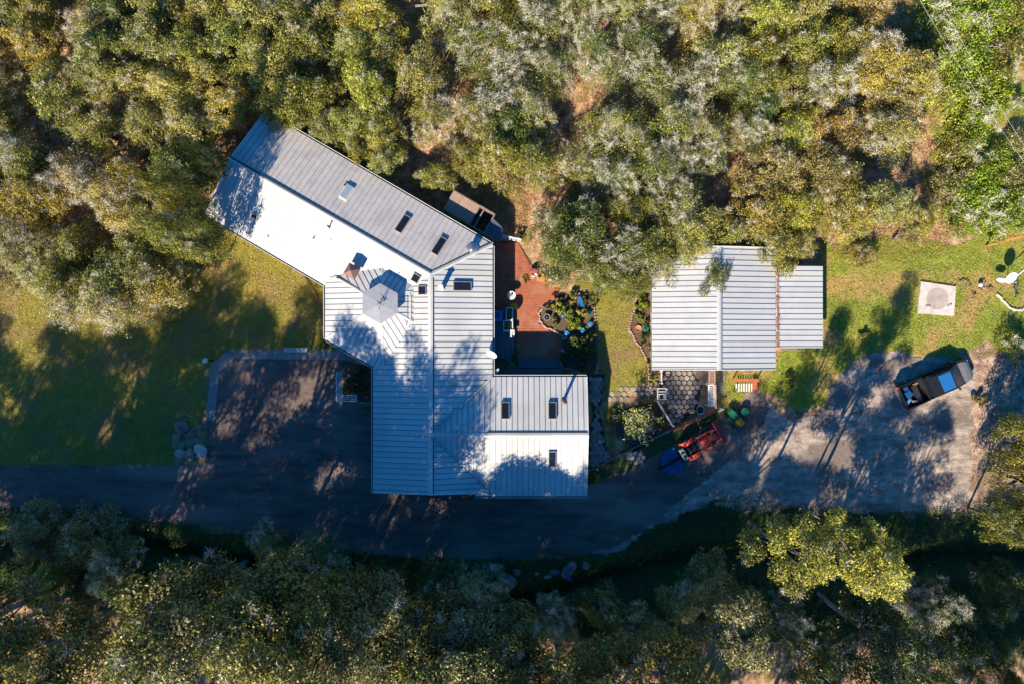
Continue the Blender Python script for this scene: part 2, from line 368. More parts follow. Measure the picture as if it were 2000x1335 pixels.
sheet('gravel_lot', LOT, 0.010, M_GRAV, cell=0.12, amp=0.7, nsc=1.6, seed=11)
sheet('driveway', DRIVE, 0.016, M_ASPH, cell=0.12, amp=0.16, nsc=0.8, seed=12)
flat('concrete_path', [(690,681),(455,681),(441,684),(434,694),(412,711),(408,760),(403,822),(419,820),(425,760),(428,726),(457,700),(690,702)], 0.05, M_CONC)

# ------------------------------------------------------------------ roofing
def plane_of(pts):
    A = np.array([[p[0], p[1], 1] for p in pts]); z = np.array([p[2] for p in pts])
    s = np.linalg.lstsq(A, z, rcond=None)[0]; return s
def clip(poly, nx, ny, c):            # keep nx*x+ny*y >= c
    out = []
    for i in range(len(poly)):
        a = poly[i]; b = poly[(i+1) % len(poly)]
        da = nx*a[0]+ny*a[1]-c; db = nx*b[0]+ny*b[1]-c
        if da >= 0: out.append(a)
        if (da >= 0) != (db >= 0):
            t = da/(da-db); out.append((a[0]+t*(b[0]-a[0]), a[1]+t*(b[1]-a[1])))
    return out
def panels(parent, poly, pl, sdir, m, spacing=0.40, rib=(0.026, 0.036), name='roof_panel', phase=0.0, deck=True, seam=None, gap=0.008):
    """standing seam panels over a roof plane; poly is xy, pl the plane, sdir the seam direction"""
    Z = lambda x, y: pl[0]*x+pl[1]*y+pl[2]
    s = Vector((sdir[0], sdir[1])).normalized(); n = Vector((-s.y, s.x))
    ds = [n.x*p[0]+n.y*p[1] for p in poly]
    k0 = math.floor((min(ds)-phase)/spacing); k1 = math.ceil((max(ds)-phase)/spacing)
    for k in range(k0, k1):
        a = phase+k*spacing; b = a+spacing
        q = clip(clip(poly, n.x, n.y, a+gap), -n.x, -n.y, -(b-gap))
        if len(q) < 3: continue
        ar = abs(sum(q[i][0]*q[(i+1)%len(q)][1]-q[(i+1)%len(q)][0]*q[i][1] for i in range(len(q))))/2
        if ar < 0.02: continue
        mb = MB(); nn = len(q)
        sg = sum(q[i][0]*q[(i+1)%nn][1]-q[(i+1)%nn][0]*q[i][1] for i in range(nn))
        if sg < 0: q = q[::-1]
        vs = [(x, y, Z(x,y)-0.03) for x, y in q]+[(x, y, Z(x,y)) for x, y in q]
        mb.add(vs, [tuple(range(nn))[::-1], tuple(range(nn, 2*nn))]+[(i, (i+1)%nn, nn+(i+1)%nn, nn+i) for i in range(nn)], 0)
        # rib on the seam line a
        e = clip(clip(poly, n.x, n.y, a-0.001), -n.x, -n.y, -(a+0.001))
        if len(e) >= 3:
            t = [s.x*p[0]+s.y*p[1] for p in e]; t0, t1 = min(t)+0.02, max(t)-0.02
            if t1-t0 > 0.1:
                p0 = s*t0+n*a; p1 = s*t1+n*a
                mb.beam((p0.x, p0.y, Z(p0.x,p0.y)+rib[1]/2-0.015), (p1.x, p1.y, Z(p1.x,p1.y)+rib[1]/2-0.015), rib[0], rib[1]+0.03, 1)
        mb.build(name, [m, seam or M_SEAM], parent)
    if deck:
        mb = MB(); q = poly; nn = len(q)
        sg = sum(q[i][0]*q[(i+1)%nn][1]-q[(i+1)%nn][0]*q[i][1] for i in range(nn))
        if sg < 0: q = q[::-1]
        vs = [(x, y, Z(x,y)-0.19) for x, y in q]+[(x, y, Z(x,y)-0.036) for x, y in q]
        mb.add(vs, [tuple(range(nn))[::-1], tuple(range(nn, 2*nn))]+[(i, (i+1)%nn, nn+(i+1)%nn, nn+i) for i in range(nn)], 0)
        mb.build('roof_deck', M_UNDER, parent)
def xy(p): return (p.x, p.y)
def cap(parent, a, b, wd, m=None, up=0.05, name='ridge_cap'):
    a = Vector(a); b = Vector(b); d = (b-a).normalized(); n = Vector((-d.y, d.x, 0)).normalized()
    mb = MB(); h = wd/2
    vs = [a-n*h+Vector((0,0,up-0.27*h)), a+Vector((0,0,up+0.015)), a+n*h+Vector((0,0,up-0.27*h)), b-n*h+Vector((0,0,up-0.27*h)), b+Vector((0,0,up+0.015)), b+n*h+Vector((0,0,up-0.27*h))]
    dn = Vector((0,0,0.05)); vs2 = [v-dn for v in vs]
    mb.add(vs+vs2, [(0,3,4,1),(1,4,5,2),(6,7,10,9),(7,8,11,10),(0,1,7,6),(1,2,8,7),(3,9,10,4),(4,10,11,5),(0,6,9,3),(2,5,11,8)], 0)
    return mb.build(name, m or M_ROOF, parent)
def gutter(parent, a, b, side=1):
    a = Vector(a); b = Vector(b); d = (b-a).normalized(); n = Vector((-d.y, d.x, 0)).normalized()*side
    mb = MB()
    dz = Vector((0,0,-0.07))
    mb.beam(a+n*0.125+dz, b+n*0.125+dz, 0.03, 0.11, 0)
    mb.beam(a+n*0.06+dz*1.5, b+n*0.06+dz*1.5, 0.10, 0.03, 1)
    return mb.build('gutter', [M_TRIM, M_GUT], parent)
def sloped(parent, pl, px, py, z_guess, du, w_, l_, h_, glass=M_GLASS, frame=M_FRAME, inner=0.06, name='skylight'):
    """skylight: raised frame with a sunk pane; du = direction of its long side in the xy plane"""
    p = P(px, py, z_guess); z = pl[0]*p.x+pl[1]*p.y+pl[2]; p = P(px, py, z+h_)
    nrm = Vector((-pl[0], -pl[1], 1)).normalized(); u = Vector((du[0], du[1], 0)); u = (u-nrm*u.dot(nrm)).normalized(); v = nrm.cross(u)
    base = Vector((p.x, p.y, pl[0]*p.x+pl[1]*p.y+pl[2]))
    f = MB(); t = 0.045
    for sx, sy, a, b in ((0, 1, l_/2, 0), (0, -1, l_/2, 0), (1, 0, 0, w_/2), (-1, 0, 0, w_/2)):
        if sy: c = base+v*sy*(w_/2-t/2); d0 = c-u*(l_/2-t); d1 = c+u*(l_/2-t)
        else: c = base+u*sx*(l_/2-t/2); d0 = c-v*w_/2; d1 = c+v*w_/2
        q = nrm*(h_/2)
        dd = (d1-d0).normalized(); s_ = nrm.cross(dd)*t/2
        vs = [d0-s_-q*0.5, d1-s_-q*0.5, d1+s_-q*0.5, d0+s_-q*0.5, d0-s_+q*2, d1-s_+q*2, d1+s_+q*2, d0+s_+q*2]
        f.add(vs, [(3,2,1,0),(4,5,6,7),(0,1,5,4),(1,2,6,5),(2,3,7,6),(3,0,4,7)])
    fo = f.build(name, frame, parent)
    g = MB(); a = u*(l_/2-t*0.9); b = v*(w_/2-t*0.9); q = nrm*(h_-inner*0.5)
    vs = [base-a-b+q, base+a-b+q, base+a+b+q, base-a+b+q]; vs += [x-nrm*0.03 for x in vs]
    g.add(vs, [(0,1,2,3),(7,6,5,4),(0,4,5,1),(1,5,6,2),(2,6,7,3),(3,7,4,0)])
    go = MB(); go.v, go.f, go.m = g.v, g.f, g.m
    gg = go.build('pane', glass, None); off = parent_loc(parent)
    gg.parent = fo; gg.data.transform(Matrix.Translation(-off))
    return fo

# ------------------------------------------------------------------ the house
ZE, ZR = 2.95, 4.0
house = thing('house', P(850, 700, 0), 'sprawling angled house under white standing seam metal roofs, with a six sided cupola', 'house')
A_ = P(517,219,ZE); B_ = P(448,311,ZR+0.1); C_ = P(401,420,ZE)
J = P(841,536,ZR)                        # where the wing ridge meets the main ridge
NE = P(962,478,ZE); W0 = P(634,557,ZE)
MW = P(729,718,ZE); SW_ = P(728,961,ZE); SR = P(838,965,ZR)
SE1 = P(963,735,ZE); SE2 = P(1146,735,ZE); SE3 = P(1146,968,ZE)
RE = P(1149,849,ZR); RJ = P(841,853,ZR)
plN = plane_of([A_, NE, B_, J]); plS = plane_of([C_, W0, B_, J])
# main planes: west rises to the ridge x, east falls from it
xr = J.x; xw = MW.x; xe = NE.x
k1_ = (ZR-ZE)/(xr-xw); plW = (k1_, 0, ZE-k1_*xw)
k2_ = (ZR-ZE)/(xe-xr); plE = (-k2_, 0, ZE+k2_*xe)
yn = SE1.y; ys = SE3.y; yr = RE.y
k3 = (ZR-ZE)/(yn-yr); plWN = (0, -k3, ZE+k3*yn)
k4 = (ZR-ZE)/(yr-ys); plWS = (0, k4, ZE-k4*ys)
sw = Vector((A_.x-C_.x, A_.y-C_.y)).normalized()        # seam direction of the wing, down the slope
ev = (W0-C_); ev = Vector((ev.x, ev.y)).normalized()
# inner eave corner of wing and main west eave
t_ = (xw-C_.x)/ev.x; VC = (xw, C_.y+ev.y*t_)
seam_w = Vector((-ev.y, ev.x))
panels(house, [xy(A_), xy(B_), xy(J), xy(NE)], plN, seam_w, M_ROOFG, 0.41, rib=(0.02, 0.02), gap=0.004)
panels(house, [xy(B_), xy(C_), VC, xy(J)], plS, seam_w, M_ROOF, 0.41, rib=(0.016, 0.02), seam=mat('pale_seam_metal', (0.33,0.33,0.33), (0.25,0.25,0.25), sc=6, rough=0.5), gap=0.003)  # paler seam copy: ribs in line with the sun show no shadow
panels(house, [xy(J), VC, xy(SW_), (xr, SR.y)], plW, (1,0), M_ROOF, 0.405)
valley_s = (xe, ys+0.30)
panels(house, [xy(J), xy(NE), (xe, yn), (xr, yr)], plE, (1,0), M_ROOF, 0.405)
panels(house, [(xr, yr), (xe, SW_.y), (xr, SR.y)], plE, (1,0), M_ROOF, 0.405, phase=0.1)
panels(house, [(xr, yr), (xe, yn), (SE2.x, yn), (RE.x, yr)], plWN, (0,1), M_ROOFG if False else M_ROOF, 0.405)
xq = P(928,963,ZE).x
panels(house, [(xr, yr), (RE.x, yr), (SE3.x, ys), (xq, ys), (xq, SW_.y+0.02), (xe, SW_.y+0.02)], plWS, (0,1), M_ROOF, 0.405, rib=(0.02,0.02), gap=0.003)
cap(house, B_, J, 0.22); cap(house, (xr, J.y, ZR), (xr, SR.y-0.05, ZR), 0.34); cap(house, (xr, yr, ZR+0.004), (RE.x+0.03, yr, ZR+0.004), 0.34)
cap(house, J, NE, 0.30, name='hip_cap')
# dark strips along the north or east side of each ridge
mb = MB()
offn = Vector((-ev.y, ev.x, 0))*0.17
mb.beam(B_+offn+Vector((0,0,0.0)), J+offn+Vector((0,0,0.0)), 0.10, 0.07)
mb.build('ridge_strip', M_UNDER, house)
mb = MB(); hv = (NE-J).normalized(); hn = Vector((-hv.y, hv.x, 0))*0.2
mb.beam(J+hn+Vector((0,0,-0.01)), NE+hn+Vector((0,0,-0.01)), 0.06, 0.06); mb.build('ridge_strip', M_UNDER, house)
mb = MB(); mb.beam((xe-0.3, yr+0.21, ZR-0.03), (RE.x, yr+0.21, ZR-0.03), 0.09, 0.07); mb.build('ridge_strip', M_UNDER, house)
mb = MB(); mb.beam((xr+0.21, J.y-0.3, ZR-0.025), (xr+0.21, SR.y, ZR-0.025), 0.05, 0.05); mb.build('ridge_strip', M_UNDER, house)
for a, b in (((xr, yr, ZR), (xe, yn, ZE)), ((xr, yr, ZR), (xe, SW_.y, ZE))):
    a = Vector(a); b = Vector(b); d = (b-a).normalized(); n = Vector((-d.y, d.x, 0))
    mb = MB(); mb.beam(a+d*0.3+Vector((0,0,0.012)), b+Vector((0,0,0.012)), 0.16, 0.03, 0)
    mb.beam(a+d*0.3+Vector((0,0,0.022))+n*0.09, b+Vector((0,0,0.022))+n*0.09, 0.03, 0.04, 1)
    mb.beam(a+d*0.3+Vector((0,0,0.022))-n*0.09, b+Vector((0,0,0.022))-n*0.09, 0.03, 0.04, 1)
    mb.build('valley_flashing', [M_ROOF, M_SEAM], house)
gutter(house, A_, NE, 1); gutter(house, C_, W0, -1)
gutter(house, (xe, NE.y-0.1, ZE), (xe, yn+0.1, ZE), 1); gutter(house, (xw, MW.y, ZE), (xw, SW_.y, ZE), -1)
gutter(house, (xe+0.1, yn, ZE), (SE2.x, yn, ZE), 1); gutter(house, (xq, ys, ZE), (SE3.x, ys, ZE), -1)
def rake(a, b, par=house):
    mb = MB(); a = Vector(a); b = Vector(b); d = (b-a).normalized(); n = Vector((-d.y, d.x, 0))
    mb.beam(a+Vector((0,0,-0.05)), b+Vector((0,0,-0.05)), 0.05, 0.2, 0); return mb.build('rake_trim', M_TRIM, par)
rake(A_, B_); rake(B_, C_); rake(xyz := (SW_.x, SW_.y, ZE), (xr, SR.y, ZR)); rake((xr, SR.y, ZR), (xe, SW_.y, ZE) if False else (xq, SW_.y, plE[0]*xq+plE[2]))
rake((RE.x, yn, ZE), (RE.x, yr, ZR)); rake((RE.x, yr, ZR), (SE3.x, ys, ZE))

# hexagonal turret and cupola
tc = P(746,594,3.9); tcx, tcy = tc.x, tc.y
apo = tcx-P(635,600,ZE).x
hexv = [(tcx+apo/math.cos(R(30))*math.cos(R(90+60*i)), tcy+apo/math.cos(R(30))*math.sin(R(90+60*i))) for i in range(6)]
kt = 0.355; za = ZE+kt*apo
rc_ = P(776,594,4.7).x-tcx
for i in range(6):
    a = hexv[i]; b = hexv[(i+1)%6]
    m_ = Vector(((a[0]+b[0])/2-tcx, (a[1]+b[1])/2-tcy)).normalized()
    pl = (-kt*m_.x, -kt*m_.y, za+kt*(m_.x*tcx+m_.y*tcy))
    if m_.x > 0.9 or (m_.x > 0.3 and m_.y > 0.3): poly = [(tcx+(a[0]-tcx)*0.52, tcy+(a[1]-tcy)*0.52), (tcx+(b[0]-tcx)*0.52, tcy+(b[1]-tcy)*0.52), (tcx, tcy)]
    elif abs(m_.x) < 0.7 and m_.y > 0: poly = [(tcx+(a[0]-tcx)*0.62, tcy+(a[1]-tcy)*0.62), (tcx+(b[0]-tcx)*0.80, tcy+(b[1]-tcy)*0.80), (tcx, tcy)]
    elif m_.x > 0.3: poly = [(tcx+(a[0]-tcx)*0.99, tcy+(a[1]-tcy)*0.99), (tcx+(b[0]-tcx)*0.52, tcy+(b[1]-tcy)*0.52), (tcx, tcy)]
    else: poly = [a, b, (tcx, tcy)]
    panels(house, poly, pl, (m_.x, m_.y), M_ROOF, 0.405, phase=0.08)
for i in (0, 1, 2, 3, 4):
    a = hexv[i]; f = {0:0.66, 1:0.83, 2:1.0, 3:0.98, 4:0.52}[i]
    e = Vector((tcx+(a[0]-tcx)*f, tcy+(a[1]-tcy)*f, 0)); e.z = za-kt*(apo*f)
    cap(house, (tcx, tcy, za), e, 0.2, up=0.03, name='hip_cap')
gutter(house, (hexv[1][0], W0.y+0.05, ZE), (hexv[2][0], hexv[2][1], ZE), -1)
q3 = Vector((*hexv[2], ZE)); q4 = Vector((*hexv[3], ZE)); tt = (xw-q3.x)/(q4.x-q3.x)
gutter(house, q3, q3+(q4-q3)*tt, -1)
# cupola walls, glazing, roof
cz0, cz1 = 3.6, 4.72
def hexp(r): return [(tcx+r*math.cos(R(90+60*i)), tcy+r*math.sin(R(90+60*i))) for i in range(6)]
cup = MB().prism(hexp(rc_*0.98), cz0, cz1).build('cupola', M_TRIM, house)
for i in range(6):
    a, b = hexp(rc_*0.995)[i], hexp(rc_*0.995)[(i+1)%6]; a = Vector((*a, 4.42)); b = Vector((*b, 4.42)); d = b-a
    w_ = MB(); w_.beam(a+d*0.12, b-d*0.12, 0.04, 0.36); w_.build('window_pane', M_GLASS, cup); 
h1 = hexp(rc_*1.18); apex = (tcx, tcy, cz1+0.16)
for i in range(6):
    a, b = h1[i], h1[(i+1)%6]
    mb = MB(); mb.add([(a[0],a[1],cz1), (b[0],b[1],cz1), apex, (a[0],a[1],cz1-0.07), (b[0],b[1],cz1-0.07), (tcx,tcy,cz1-0.07)], [(0,1,2),(5,4,3),(0,3,4,1),(1,4,5,2),(2,5,3,0)])
    mb.build('cupola_roof_panel', mat('pale_grey_cupola_metal', (0.50,0.485,0.49), (0.42,0.41,0.42), sc=2.5, rough=0.3, metal=0.35, vary=0.02), house)
wv = MB(); ax, ay, az = apex; ax += 0.05
wv.tube([(ax,ay,az-0.05),(ax,ay,az+0.75)], 0.018, 6)
wv.tube([(ax-0.02,ay-0.45,az+0.55),(ax+0.3,ay+0.5,az+0.55)], 0.016, 6); wv.tube([(ax-0.22,ay+0.2,az+0.35),(ax+0.3,ay-0.2,az+0.35)], 0.014, 6); wv.tube([(ax-0.22,ay-0.2,az+0.35),(ax+0.2,ay+0.25,az+0.35)], 0.014, 6)
wv.add([(ax+0.3,ay+0.5,az+0.45),(ax+0.36,ay+0.34,az+0.55),(ax+0.24,ay+0.34,az+0.68)], [(0,1,2),(2,1,0)])
wv.lathe([(0,-.05),(0.05,0),(0,0.05)], (ax,ay,az+0.75), 8)
wv.add([(ax-0.02,ay-0.45,az+0.45),(ax-0.08,ay-0.32,az+0.45),(ax-0.02,ay-0.32,az+0.66),(ax+0.02,ay-0.45,az+0.66)], [(0,1,2,3),(3,2,1,0)])
wv.build('weathervane', M_IRON, house)
# cricket flashings around the turret
mb = MB()
pts = [P(797,567,3.75), P(800,580,3.76), P(800,625,3.76), P(797,636,3.7), P(772,664,3.5)]
for i in range(3): mb.beam(pts[i], pts[i+1], 0.2, 0.12, 0); mb.beam(pts[i]+Vector((-0.12,0,0.02)), pts[i+1]+Vector((-0.12,0,0.02)), 0.05, 0.14, 1)
mb.build('diverter', [M_ROOF, M_SEAM], house)
mb = MB(); mb.beam(P(657,543,3.35), P(666,544,3.38), 0.07, 0.07); mb.beam(P(666,544,3.38), P(716,573,4.0), 0.07, 0.08); mb.build('ridge_strip', M_UNDER, house)

# chimney with pyramid cap
ch = P(687,530,4.45); s45 = R(60)
sh = MB(); sh.box((ch.x, ch.y, 3.75), (0.5,0.5,1.3), s45); cho = sh.build('chimney', M_PLY, house)
def sq(c, r, rz, z): return [(c.x+r*math.cos(rz+math.pi/2*i+math.pi/4), c.y+r*math.sin(rz+math.pi/2*i+math.pi/4), z) for i in range(4)]
mb = MB(); b4 = sq(ch, 0.66, s45, 4.45); b5 = [(v[0], v[1], 4.38) for v in b4]
mb.add(b4+b5+[(ch.x, ch.y, 4.95)], [(0,1,8),(1,2,8),(2,3,8),(3,0,8),(7,6,5,4),(0,4,5,1),(1,5,6,2),(2,6,7,3),(3,7,4,0)])
mb.build('chimney_cap', M_COPPER, house)

# skylights, and one dark pane that paints a shadow
sloped(house, plN, 676,376, 3.5, seam_w, 0.62, 1.15, 0.20, M_GLASSB, M_TRIM, inner=-0.02)
sloped(house, plN, 679,364, 3.4, seam_w, 0.62, 0.3, 0.10, M_GLASS, M_FRAME)  # no skylight: dark pane painting the shadow above the pale one
for a, b in ((786,438), (857,481)): sloped(house, plN, a, b, 3.5, seam_w, 0.58, 1.45, 0.18)
sloped(house, plE, 902,559, 3.4, (1,0), 0.68, 1.35, 0.2)
sloped(house, plS, 812,543, 3.9, seam_w, 0.60, 0.62, 0.12)
sloped(house, plW, 825,567, 3.9, (1,0), 0.66, 0.62, 0.12)
for a in (987, 1079): sloped(house, plWN, a, 802, 3.5, (0,1), 0.60, 1.25, 0.2)
sloped(house, plWS, 1079, 895, 3.5, (0,1), 0.58, 1.2, 0.16)
# vents and flues
def vent(px, py, pl, r, h, m=M_STEEL, dome=False, name='vent_pipe', zoff=0.0):
    p = P(px, py, 3.5+h); z = pl[0]*p.x+pl[1]*p.y+pl[2]; p = P(px, py, z+h); z = pl[0]*p.x+pl[1]*p.y+pl[2]-0.05
    mb = MB()
    if dome: mb.lathe([(r*0.55,0),(r*0.55,h*0.55),(r*1.0,h*0.6),(r*1.05,h*0.8),(r*0.8,h*0.97),(r*0.3,h*1.07),(0,h*1.08)], (p.x,p.y,z), 18)
    else: mb.lathe([(r,0),(r,h*0.86),(r*1.5,h*0.88),(r*1.45,h*0.95),(0.0,h*1.03)], (p.x,p.y,z), 12)
    mb.lathe([(r*2.0,0.0),(r*1.9,0.06),(r*0.9,0.1)], (p.x,p.y,z), 14)
    return mb.build(name, m, house, smooth=True)
vent(921,486,plN,0.27,0.85,dome=True,name='turbine_vent'); vent(494,422,plS,0.075,0.42,M_IRON); vent(640,441,plS,0.05,0.6,M_IRON)
vent(522,461,plS,0.03,0.22,M_IRON); vent(611,464,plS,0.035,0.25,M_IRON); vent(645,468,plS,0.02,0.2,M_STEEL)
vent(884,745,plE,0.15,0.3,dome=True,name='roof_vent'); vent(888,838,plWN,0.16,0.3,dome=True,name='roof_vent')
vent(1104,785,plWN,0.11,1.9,M_COPPER,name='flue_pipe'); vent(798,741,plW,0.04,0.25,M_IRON)
mb = MB(); p = P(861,562,4.8); mb.box((p.x,p.y,4.3), (0.26,0.26,1.1), R(15)); mb.box((p.x,p.y,4.87), (0.36,0.36,0.05), R(15)); mb.build('white_flue', M_TRIM, house)
mb = MB(); mb.beam(P(870,557,4.0), P(862,562,4.7), 0.03, 0.03); mb.build('flue_stay', M_IRON, house)
# walls, doors and windows under the eaves
def inset_wall(poly, name='wall', m=M_WALL, z1=2.78, parent=house):
    return MB().prism(poly, -0.05, z1, 0).build(name, m, parent)
io = 0.45
def shrink(poly, d):
    n = len(poly); out = []
    sg = 1 if sum(poly[i][0]*poly[(i+1)%n][1]-poly[(i+1)%n][0]*poly[i][1] for i in range(n)) > 0 else -1
    for i in range(n):
        a = Vector(poly[i-1]); b = Vector(poly[i]); c = Vector(poly[(i+1)%n])
        e1 = (b-a).normalized(); e2 = (c-b).normalized(); n1 = Vector((-e1.y, e1.x))*sg; n2 = Vector((-e2.y, e2.x))*sg
        bis = (n1+n2); bis = bis/(bis.length**2/2 if bis.length > 0.2 else 1)
        out.append((b.x+bis.x*d, b.y+bis.y*d))
    return out
foot = [xy(A_), xy(C_), xy(W0), hexv[2], (xw, MW.y), (xw, SW_.y), (xq, SW_.y), (xq, ys), (SE3.x, ys), (SE2.x, yn), (xe, yn), xy(NE)]
inner = shrink(foot, io)
inset_wall(inner)
def opening(a, b, t, w_, z0, z1, name='window', m=M_GLASS, out=1, parent=house):
    a = Vector((*a, 0)); b = Vector((*b, 0)); d = (b-a).normalized(); n = Vector((d.y, -d.x, 0))*out; c = a+(b-a)*t+n*0.03
    f = MB(); zc = (z0+z1)/2; h = z1-z0
    f.beam(c-d*w_/2+Vector((0,0,z0)), c+d*w_/2+Vector((0,0,z0)), 0.09, 0.08); f.beam(c-d*w_/2+Vector((0,0,z1)), c+d*w_/2+Vector((0,0,z1)), 0.09, 0.08)
    for s in (-1, 1): f.box((c+d*s*w_/2)[:2]+(zc,) if False else (c.x+d.x*s*w_/2, c.y+d.y*s*w_/2, zc), (0.08,0.09,h+0.08), math.atan2(d.y, d.x))
    fo = f.build(name, M_TRIM, parent)
    g = MB(); g.box((c.x, c.y, zc), (w_-0.06, 0.05, h-0.06), math.atan2(d.y, d.x)); go = g.build('pane' if name == 'window' else 'leaf', m, parent)
    go.parent = fo
    return fo
for i, ts in ((0, (0.3, 0.7)), (1, (0.15, 0.38, 0.6, 0.85)), (2, (0.5,)), (3, (0.3,)), (4, (0.2, 0.5, 0.8)), (5, (0.5,)), (7, (0.25, 0.7)), (8, (0.3, 0.7)), (9, (0.3, 0.75)), (10, (0.35, 0.8)), (11, (0.2, 0.45, 0.7))):
    for t in ts: opening(inner[i], inner[(i+1)%len(inner)], t, 1.2, 0.95, 2.1)
opening(inner[10], inner[11], 0.58, 0.95, 0.05, 2.1, 'door', M_WOOD); opening(inner[9], inner[10], 0.52, 0.95, 0.05, 2.1, 'door', M_WOOD)

# ------------------------------------------------------------------ the garage
garage = thing('garage', P(1400, 610, 0), 'detached garage under a white seamed gable roof with a lower lean-to on its right', 'garage')
GE, GR = 2.55, 3.5
gw = P(1273,600,GE).x; ge = P(1515,600,GE).x; gn = P(1300,484,GE).y; gs = P(1300,721,GE).y; gr = (gw+ge)/2+0.17
ka = (GR-GE)/(gr-gw); kb = (GR-GE)/(ge-gr)
plA = (ka, 0, GE-ka*gw); plB = (-kb, 0, GE+kb*ge)
M_ROOF2 = mat('pale_garage_roofing', (0.61,0.60,0.585), (0.545,0.535,0.525), sc=1.2, rough=0.36, metal=0.15, vary=0.045, c3=(0.57,0.56,0.54), spec=0.6)
panels(garage, [(gw,gs),(gr,gs),(gr,gn),(gw,gn)], plA, (1,0), M_ROOF2, 0.40, phase=0.11)
panels(garage, [(gr,gs),(ge,gs),(ge,gn),(gr,gn)], plB, (1,0), M_ROOF2, 0.40, phase=0.02)
cap(garage, (gr, gs-0.02, GR), (gr, gn+0.02, GR), 0.34, M_ROOF2)
mb = MB(); mb.beam((gr+0.2, gs, GR-0.03), (gr+0.2, gn, GR-0.03), 0.05, 0.05); mb.build('ridge_strip', M_UNDER, garage)
rake((gw,gs,GE), (gr,gs,GR), garage); rake((gr,gs,GR), (ge,gs,GE), garage); rake((gw,gn,GE), (gr,gn,GR), garage); rake((gr,gn,GR), (ge,gn,GE), garage)
lx0 = ge+0.22; lx1 = P(1607,600,2.15).x; ly0 = P(1560,679,2.2).y; ly1 = P(1560,520,2.2).y
plL = (-(0.25)/(lx1-lx0), 0, 2.40+0.25/(lx1-lx0)*lx0)
panels(garage, [(lx0,ly0),(lx1,ly0),(lx1,ly1),(lx0,ly1)], plL, (1,0), M_ROOF2, 0.405, phase=0.05)
mb = MB(); mb.box((ge+0.12, (ly0+ly1)/2, 2.42), (0.2, ly1-ly0, 0.05)); mb.build('gutter', M_TRIM, garage)
n = 900; cy_ = rng.uniform(ly0, ly1, n); cx_ = ge+0.14+rng.normal(0, 0.06, n)+np.abs(rng.normal(0,0.05,n))
cen = np.stack([cx_, cy_, np.full(n, 2.475)], 1)-np.array(garage.location); nr = np.array([0,0,1.0])+rng.normal(0,0.3,(n,3))
lv = face_mesh('leaf_debris', leaves(cen, nr, rng.uniform(0.03,0.06,n)), 4, rng.random(n), M_LITTER)
o = bpy.data.objects.new('leaf_debris', lv); C.objects.link(o); o.parent = garage; o['kind'] = 'stuff'; o.color = (0.36,0.19,0.12,1)
gwall = shrink([(gw,gs),(gw,gn),(ge,gn),(ge,gs)], 0.3)
inset_wall(gwall, z1=2.4, parent=garage, m=M_WALL)
lwall = [(ge-0.28, ly0+0.25), (lx1-0.25, ly0+0.25), (lx1-0.25, ly1-0.25), (ge-0.28, ly1-0.25)]
inset_wall(lwall, z1=2.02, parent=garage, m=M_WALL)
opening(gwall[0], gwall[1], 0.4, 1.1, 0.9, 2.0, parent=garage, out=-1); opening(gwall[3], gwall[0], 0.5, 2.4, 0.05, 2.1, 'garage_door', M_TRIM, out=1, parent=garage)
mb = MB(); a = P(1525,681,1.9); b = P(1556,683,1.9); mb.beam(a, b, 0.16, 0.08); mb.build('fascia_board', M_GREYWOOD, garage)

# ------------------------------------------------------------------ open timber store north of the house
zs = 1.85
o0 = P(866,409,zs); uu = Vector((0.862,-0.507,0)); vv = Vector((0.507,0.862,0)); K = U*(CH-zs)/CH
def sp(u, v, z=zs): q = o0+uu*(u*K)+vv*(v*K); return Vector((q.x, q.y, z))
store = thing('wood_store', sp(60,20,0), 'low timber store with plywood roof sheets and two open bays behind the house', 'shed')
def quad_slab(pts, z0, z1): return MB().prism([xy(p) for p in pts], z0, z1)
for a, b in ((0.3,19.4),(20.4,39.4),(40.4,57.4)): quad_slab([sp(a,0),sp(b,0),sp(b,42),sp(a,42)], zs, zs+0.03).build('roof_sheet', M_PLY, store)
quad_slab([sp(93,-2),sp(124,-2),sp(128,10),sp(116,28),sp(93,34)], zs-0.1, zs-0.03).build('slate_sheet', mat('slate_blue_sheet', (0.10,0.105,0.125), (0.075,0.08,0.10), sc=6, rough=0.6), store)
for u0 in (0, 19.9, 39.9, 58.5, 68.5, 91.5):
    MB().beam(sp(u0,-1,zs-0.08), sp(u0,42,zs-0.08), 0.10, 0.15).build('beam', M_GREYWOOD, store)
for v0, e in ((0, 124), (42, 92)): MB().beam(sp(0,v0,zs-0.1), sp(e,v0,zs-0.1), 0.13, 0.18).build('rail', M_GREYWOOD, store)
for u0 in (1, 40, 69, 91):
    for v0 in (1, 41): MB().box((sp(u0,v0).x, sp(u0,v0).y, (zs-0.2)/2), (0.12,0.12,zs-0.2), R(-30)).build('post', M_GREYWOOD, store)
quad_slab([sp(0,40),sp(91,40),sp(91,41.5),sp(0,41.5)], 0, zs-0.2).build('back_wall', M_GREYWOOD, store)
quad_slab([sp(58,2),sp(91,2),sp(91,39),sp(58,39)], 0.0, 0.12).build('floor_boards', M_MORTAR, store)
for u0, hh in ((60,0.5),(75,0.7),(82,0.4)):
    mb = MB()
    for k in range(9): mb.tube([sp(u0+(k%3)*4, 6, 0.2+0.13*(k//3)), sp(u0+(k%3)*4, 30, 0.2+0.13*(k//3))], 0.075, 6)
    mb.build('log_stack', M_BARK, store)

